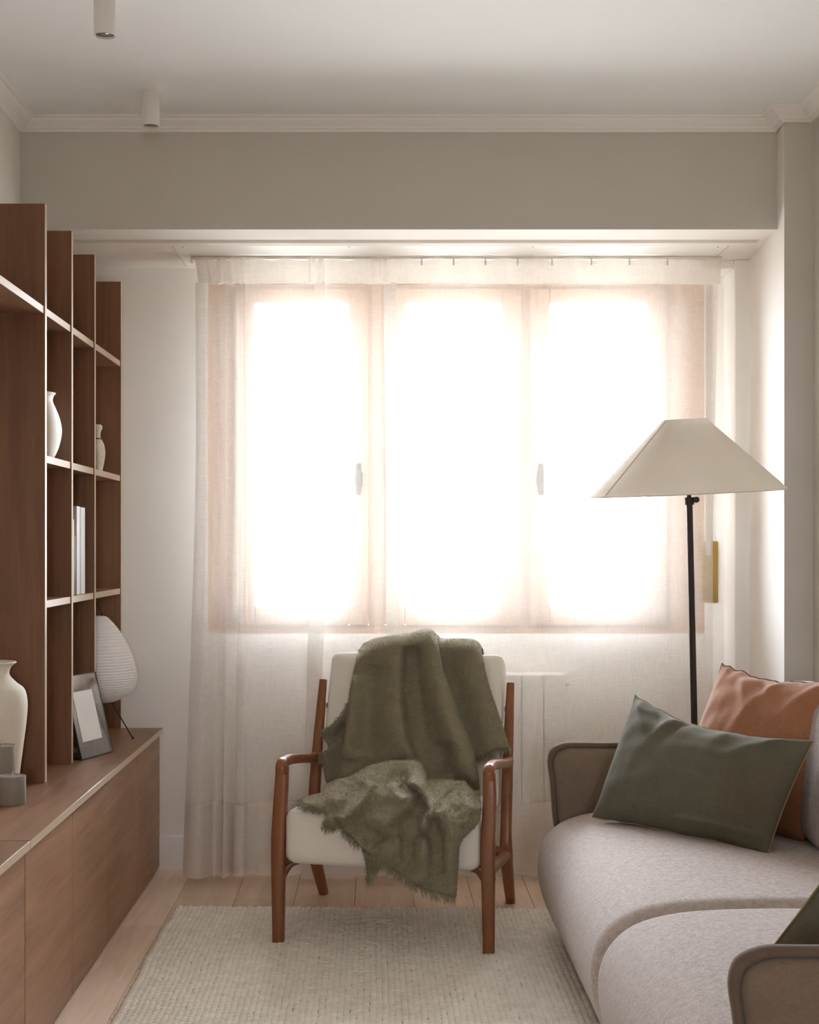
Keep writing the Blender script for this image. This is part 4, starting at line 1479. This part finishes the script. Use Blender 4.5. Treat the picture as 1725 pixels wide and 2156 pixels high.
def flanged_panel(name, pts, radii, cen, thick, mat_face, mat_welt, to3, parent):
    """padded panel whose two faces meet in a stitched flange"""
    a_ = np.arange(len(rounded_outline(pts, radii)))
    wob = 0.0016 * np.sin(a_ * 0.55) + 0.0012 * np.sin(a_ * 1.3 + 1)

    def out(d):
        o_ = inset_outline(pts, radii, d)
        return o_ + np.stack([wob * 0.7, wob], 1) * max(0, 1 - d / 0.06)
    ins = [0.0165, 0.018, 0.022, 0.030, 0.045, 0.07, 0.11, 0.17]
    hts = [0.16, 0.34, 0.52, 0.68, 0.82, 0.92, 0.98, 1.0]
    n_ = len(a_)
    for side in (-1, 1):
        S = [to3(out(i_), side * thick * h_) for i_, h_ in zip(ins, hts)]
        cpt = to3(np.array([cen]), side * thick * 1.02)
        V = np.vstack(S + [cpt])
        F = []
        for i in range(len(S) - 1):
            for k in range(n_):
                k2 = (k + 1) % n_
                q = (i * n_ + k, i * n_ + k2, (i + 1) * n_ + k2, (i + 1) * n_ + k)
                F.append(q if side > 0 else q[::-1])
        last = (len(S) - 1) * n_
        for k in range(n_):
            F.append((last + k, last + (k + 1) % n_, len(V) - 1) if side > 0 else (last + (k + 1) % n_, last + k, len(V) - 1))
        obj(name, V, F, mat_face, parent)
    S = []
    for (i_, h_) in ((0.018, -0.14), (0.0145, -0.34), (0.0085, -0.42), (0.003, -0.34), (0.0, -0.14), (0.0, 0.14), (0.003, 0.34), (0.0085, 0.42), (0.0145, 0.34), (0.018, 0.14)):
        S.append(to3(out(i_), thick * h_))
    v, f = loft_sections(S, False)
    obj("welt", v, f, mat_welt, parent)


ARM_PTS, ARM_R = [(0.585, 0.09), (1.395, 0.09), (1.395, 0.610), (0.527, 0.610)], [0.03, 0.03, 0.05, 0.075]
ARM_PTS2 = [(0.602, 0.09), (1.395, 0.09), (1.395, 0.604), (0.540, 0.604)]


def arm_at(yc):
    return lambda o_, d: np.stack([o_[:, 0], np.full(len(o_), yc) + d, o_[:, 1]], 1)


flanged_panel("arm_face", ARM_PTS, ARM_R, (0.96, 0.35), 0.042, M["sofa_dark"], M["welt"], arm_at(4.440), sofa)
flanged_panel("arm_face", ARM_PTS2, ARM_R, (0.96, 0.35), 0.042, M["sofa_dark"], M["welt"], arm_at(2.205), sofa)
flanged_panel("back_panel", [(2.17, 0.09), (4.475, 0.09), (4.475, 0.700), (2.17, 0.700)], [0.03, 0.03, 0.05, 0.05], (3.3, 0.4), 0.036, M["sofa_dark"], M["welt"], lambda o_, d: np.stack([np.full(len(o_), 1.372) - d, o_[:, 0], o_[:, 1]], 1), sofa)
box("base_frame", 0.66, 1.33, 2.26, 4.39, 0.055, 0.13, M["welt"], sofa, 0.01, 2)
for (fx, fy) in ((0.72, 2.36), (0.72, 4.28), (1.28, 2.36), (1.28, 4.28)):
    lathe("foot", [(0.016, 0.0002 if fx > 1.2 else 0.0146), (0.018, 0.002 if fx > 1.2 else 0.0165), (0.022, 0.056)], fx, fy, M["bronze"], sofa, 20)
for (ya, yb_) in ((2.27, 3.20), (3.21, 4.385)):
    def bfn(p, ya=ya, yb_=yb_):
        q = np.empty_like(p)
        q[:, 1] = p[:, 0] + (ya + yb_) / 2
        q[:, 2] = p[:, 2] + 0.605 + 0.02 * np.sin(p[:, 0] * 4)
        q[:, 0] = 1.268 + p[:, 1] + 0.20 * p[:, 2]
        q[:, 0] = np.minimum(q[:, 0], 1.335 + 0.06 * np.clip(p[:, 2] / 0.19, 0, 1))
        return q
    v, f = rounded_box(bfn, (yb_ - ya) / 2, 0.075, 0.190, 0.055, 16, (0.0, 0.012, 0.010))
    obj("back_cushion", v, f, M["sofa"], sofa)


# ------------------------------------------------------------------ cushions
def pillow(name, TL, TR, BR, BL, T, pt, pb, ps, mat, seam_mat, label, ridges=(), n=56, seam_r=0.0016, top_ruffle=0.0, ears=0.0, nscale=1.0):
    TL, TR, BR, BL = [np.asarray(q, float) for q in (TL, TR, BR, BL)]
    cen = (TL + TR + BR + BL) / 4
    eu, ev = (TR + BR - TL - BL) / 4, (TL + TR - BL - BR) / 4
    nn = np.cross(eu, ev)
    nn /= np.linalg.norm(nn)
    if nn @ (np.array([0, 0, CAMH]) - cen) < 0:
        nn = -nn
    g = np.sin(np.linspace(-1, 1, n) * math.pi / 2)

    def surf(u, v, side):
        pv = pt if v > 0 else pb
        v2 = v * (1 - pv * (1 - u * u) ** 1.0 * (0.3 + 0.7 * abs(v)))
        u2 = u * (1 - ps * (1 - v * v))
        base = ((1 - u2) * (1 + v2) * TL + (1 + u2) * (1 + v2) * TR + (1 + u2) * (1 - v2) * BR + (1 - u2) * (1 - v2) * BL) / 4
        th = T * max(0.0, (1 - abs(u) ** 2.6) * (1 - abs(v) ** 2.2)) ** 0.52
        e = max(0.0, 1 - max(abs(u), abs(v)))
        amt = min(1.0, e * 6)
        w = 0.0
        for (u0, v0, u1, v1, wd_, h_) in ridges:
            d_ = np.array([u1 - u0, v1 - v0])
            l2 = d_ @ d_
            t = min(1.0, max(0.0, ((u - u0) * d_[0] + (v - v0) * d_[1]) / l2))
            q = math.hypot(u - u0 - t * d_[0], (v - v0 - t * d_[1]) * 0.7)
            w += 1.7 * h_ * math.exp(-(q / wd_) ** 2) * (1 - 0.75 * t)
        pn = Vector((u * 2.1 * nscale + 3.1, v * 2.9 * nscale, side * 5.0 + T * 30))
        w += 0.0045 * mnoise.noise(pn * 1.6) + 0.0022 * mnoise.noise(Vector((u * 9, v * 3.0, side * 3 + 1)))
        edge_w = 0.004 * mnoise.noise(Vector((u * 6 + 2, v * 6, T * 50)))
        return base + nn * (side * th + side * w * amt) + ev / np.linalg.norm(ev) * (top_ruffle * mnoise.noise(Vector((u * 7, 0.3, 2.0))) * max(0, v) ** 4 + edge_w * (1 - amt))

    root = thing(name, tuple((BL + BR) / 2), label, "cushion", None)
    V, F = [], []
    for side in (1, -1):
        for a in g:
            for b in g:
                V.append(surf(a, b, side))
    for s in (0, 1):
        for i in range(n - 1):
            for j in range(n - 1):
                q = (s * n * n + i * n + j, s * n * n + (i + 1) * n + j, s * n * n + (i + 1) * n + j + 1, s * n * n + i * n + j + 1)
                F.append(q if s == 0 else q[::-1])
    obj("cover", V, F, mat, root)
    rim_ = [surf(u, 1, 1) for u in g] + [surf(1, v, 1) for v in g[::-1][1:]] + [surf(u, -1, 1) for u in g[::-1][1:]] + [surf(-1, v, 1) for v in g[1:-1]]
    rim_ = np.array(rim_)
    out = rim_ - cen
    out /= np.linalg.norm(out, axis=1)[:, None]
    # flat stitched flange
    rr = rim_ + out * 0.0035
    v1, f1 = tube_data(rr, seam_r, 6, closed=True)
    obj("seam", v1, f1, seam_mat, root)
    # thin flange between cover and seam
    m = len(rim_)
    V = np.vstack([rim_ - out * 0.006 + nn * 0.0012, rr + nn * 0.0008, rr - nn * 0.0008, rim_ - out * 0.006 - nn * 0.0012])
    F = []
    for k in range(m):
        k2 = (k + 1) % m
        for a in range(3):
            F.append((a * m + k, a * m + k2, (a + 1) * m + k2, (a + 1) * m + k))
    obj("flange", V, F, mat, root)
    return root


pillow("green_cushion", (0.790, 4.310, 0.772), (1.170, 3.790, 0.706), (1.020, 3.690, 0.424), (0.640, 4.185, 0.424), 0.085, 0.26, 0.04, 0.03, M["greenlinen"], M["ochre"],
       "olive green linen lumbar cushion leaning at the far end of the sofa",
       ridges=((-0.30, 0.95, -0.52, 0.1, 0.045, 0.010), (-0.20, 0.95, -0.30, 0.25, 0.04, -0.008), (-0.85, 0.95, -0.55, 0.35, 0.07, 0.012), (-0.62, 0.95, -0.45, 0.5, 0.05, -0.010), (-0.25, -0.98, -0.30, -0.45, 0.05, 0.010), (-0.12, -0.98, -0.14, -0.5, 0.04, -0.008), (0.30, 0.9, 0.22, 0.3, 0.07, 0.006), (0.1, -0.86, 0.95, -0.80, 0.035, 0.009), (0.8, 0.9, 0.45, 0.35, 0.09, 0.009)), top_ruffle=0.006)
pillow("rust_cushion", (1.055, 4.310, 0.868), (1.330, 3.945, 0.858), (1.165, 3.860, 0.425), (0.870, 4.235, 0.425), 0.085, 0.16, 0.04, 0.05, M["rust"], M["rustedge"],
       "rust brown woollen cushion behind the green cushion on the sofa",
       ridges=((-0.45, 0.95, -0.1, 0.4, 0.08, 0.010), (-0.2, 0.95, 0.1, 0.55, 0.05, -0.010), (0.1, 0.9, -0.2, 0.1, 0.09, 0.010), (0.75, 0.9, 0.4, 0.4, 0.1, 0.010)), top_ruffle=0.010)
pillow("dark_green_cushion", (0.86, 2.40, 0.80), (1.26, 2.40, 0.80), (1.20, 2.56, 0.428), (0.66, 2.56, 0.428), 0.065, 0.14, 0.04, 0.03, M["greenlinen"], M["ochre"],
       "dark green cushion peeping over the near sofa arm")
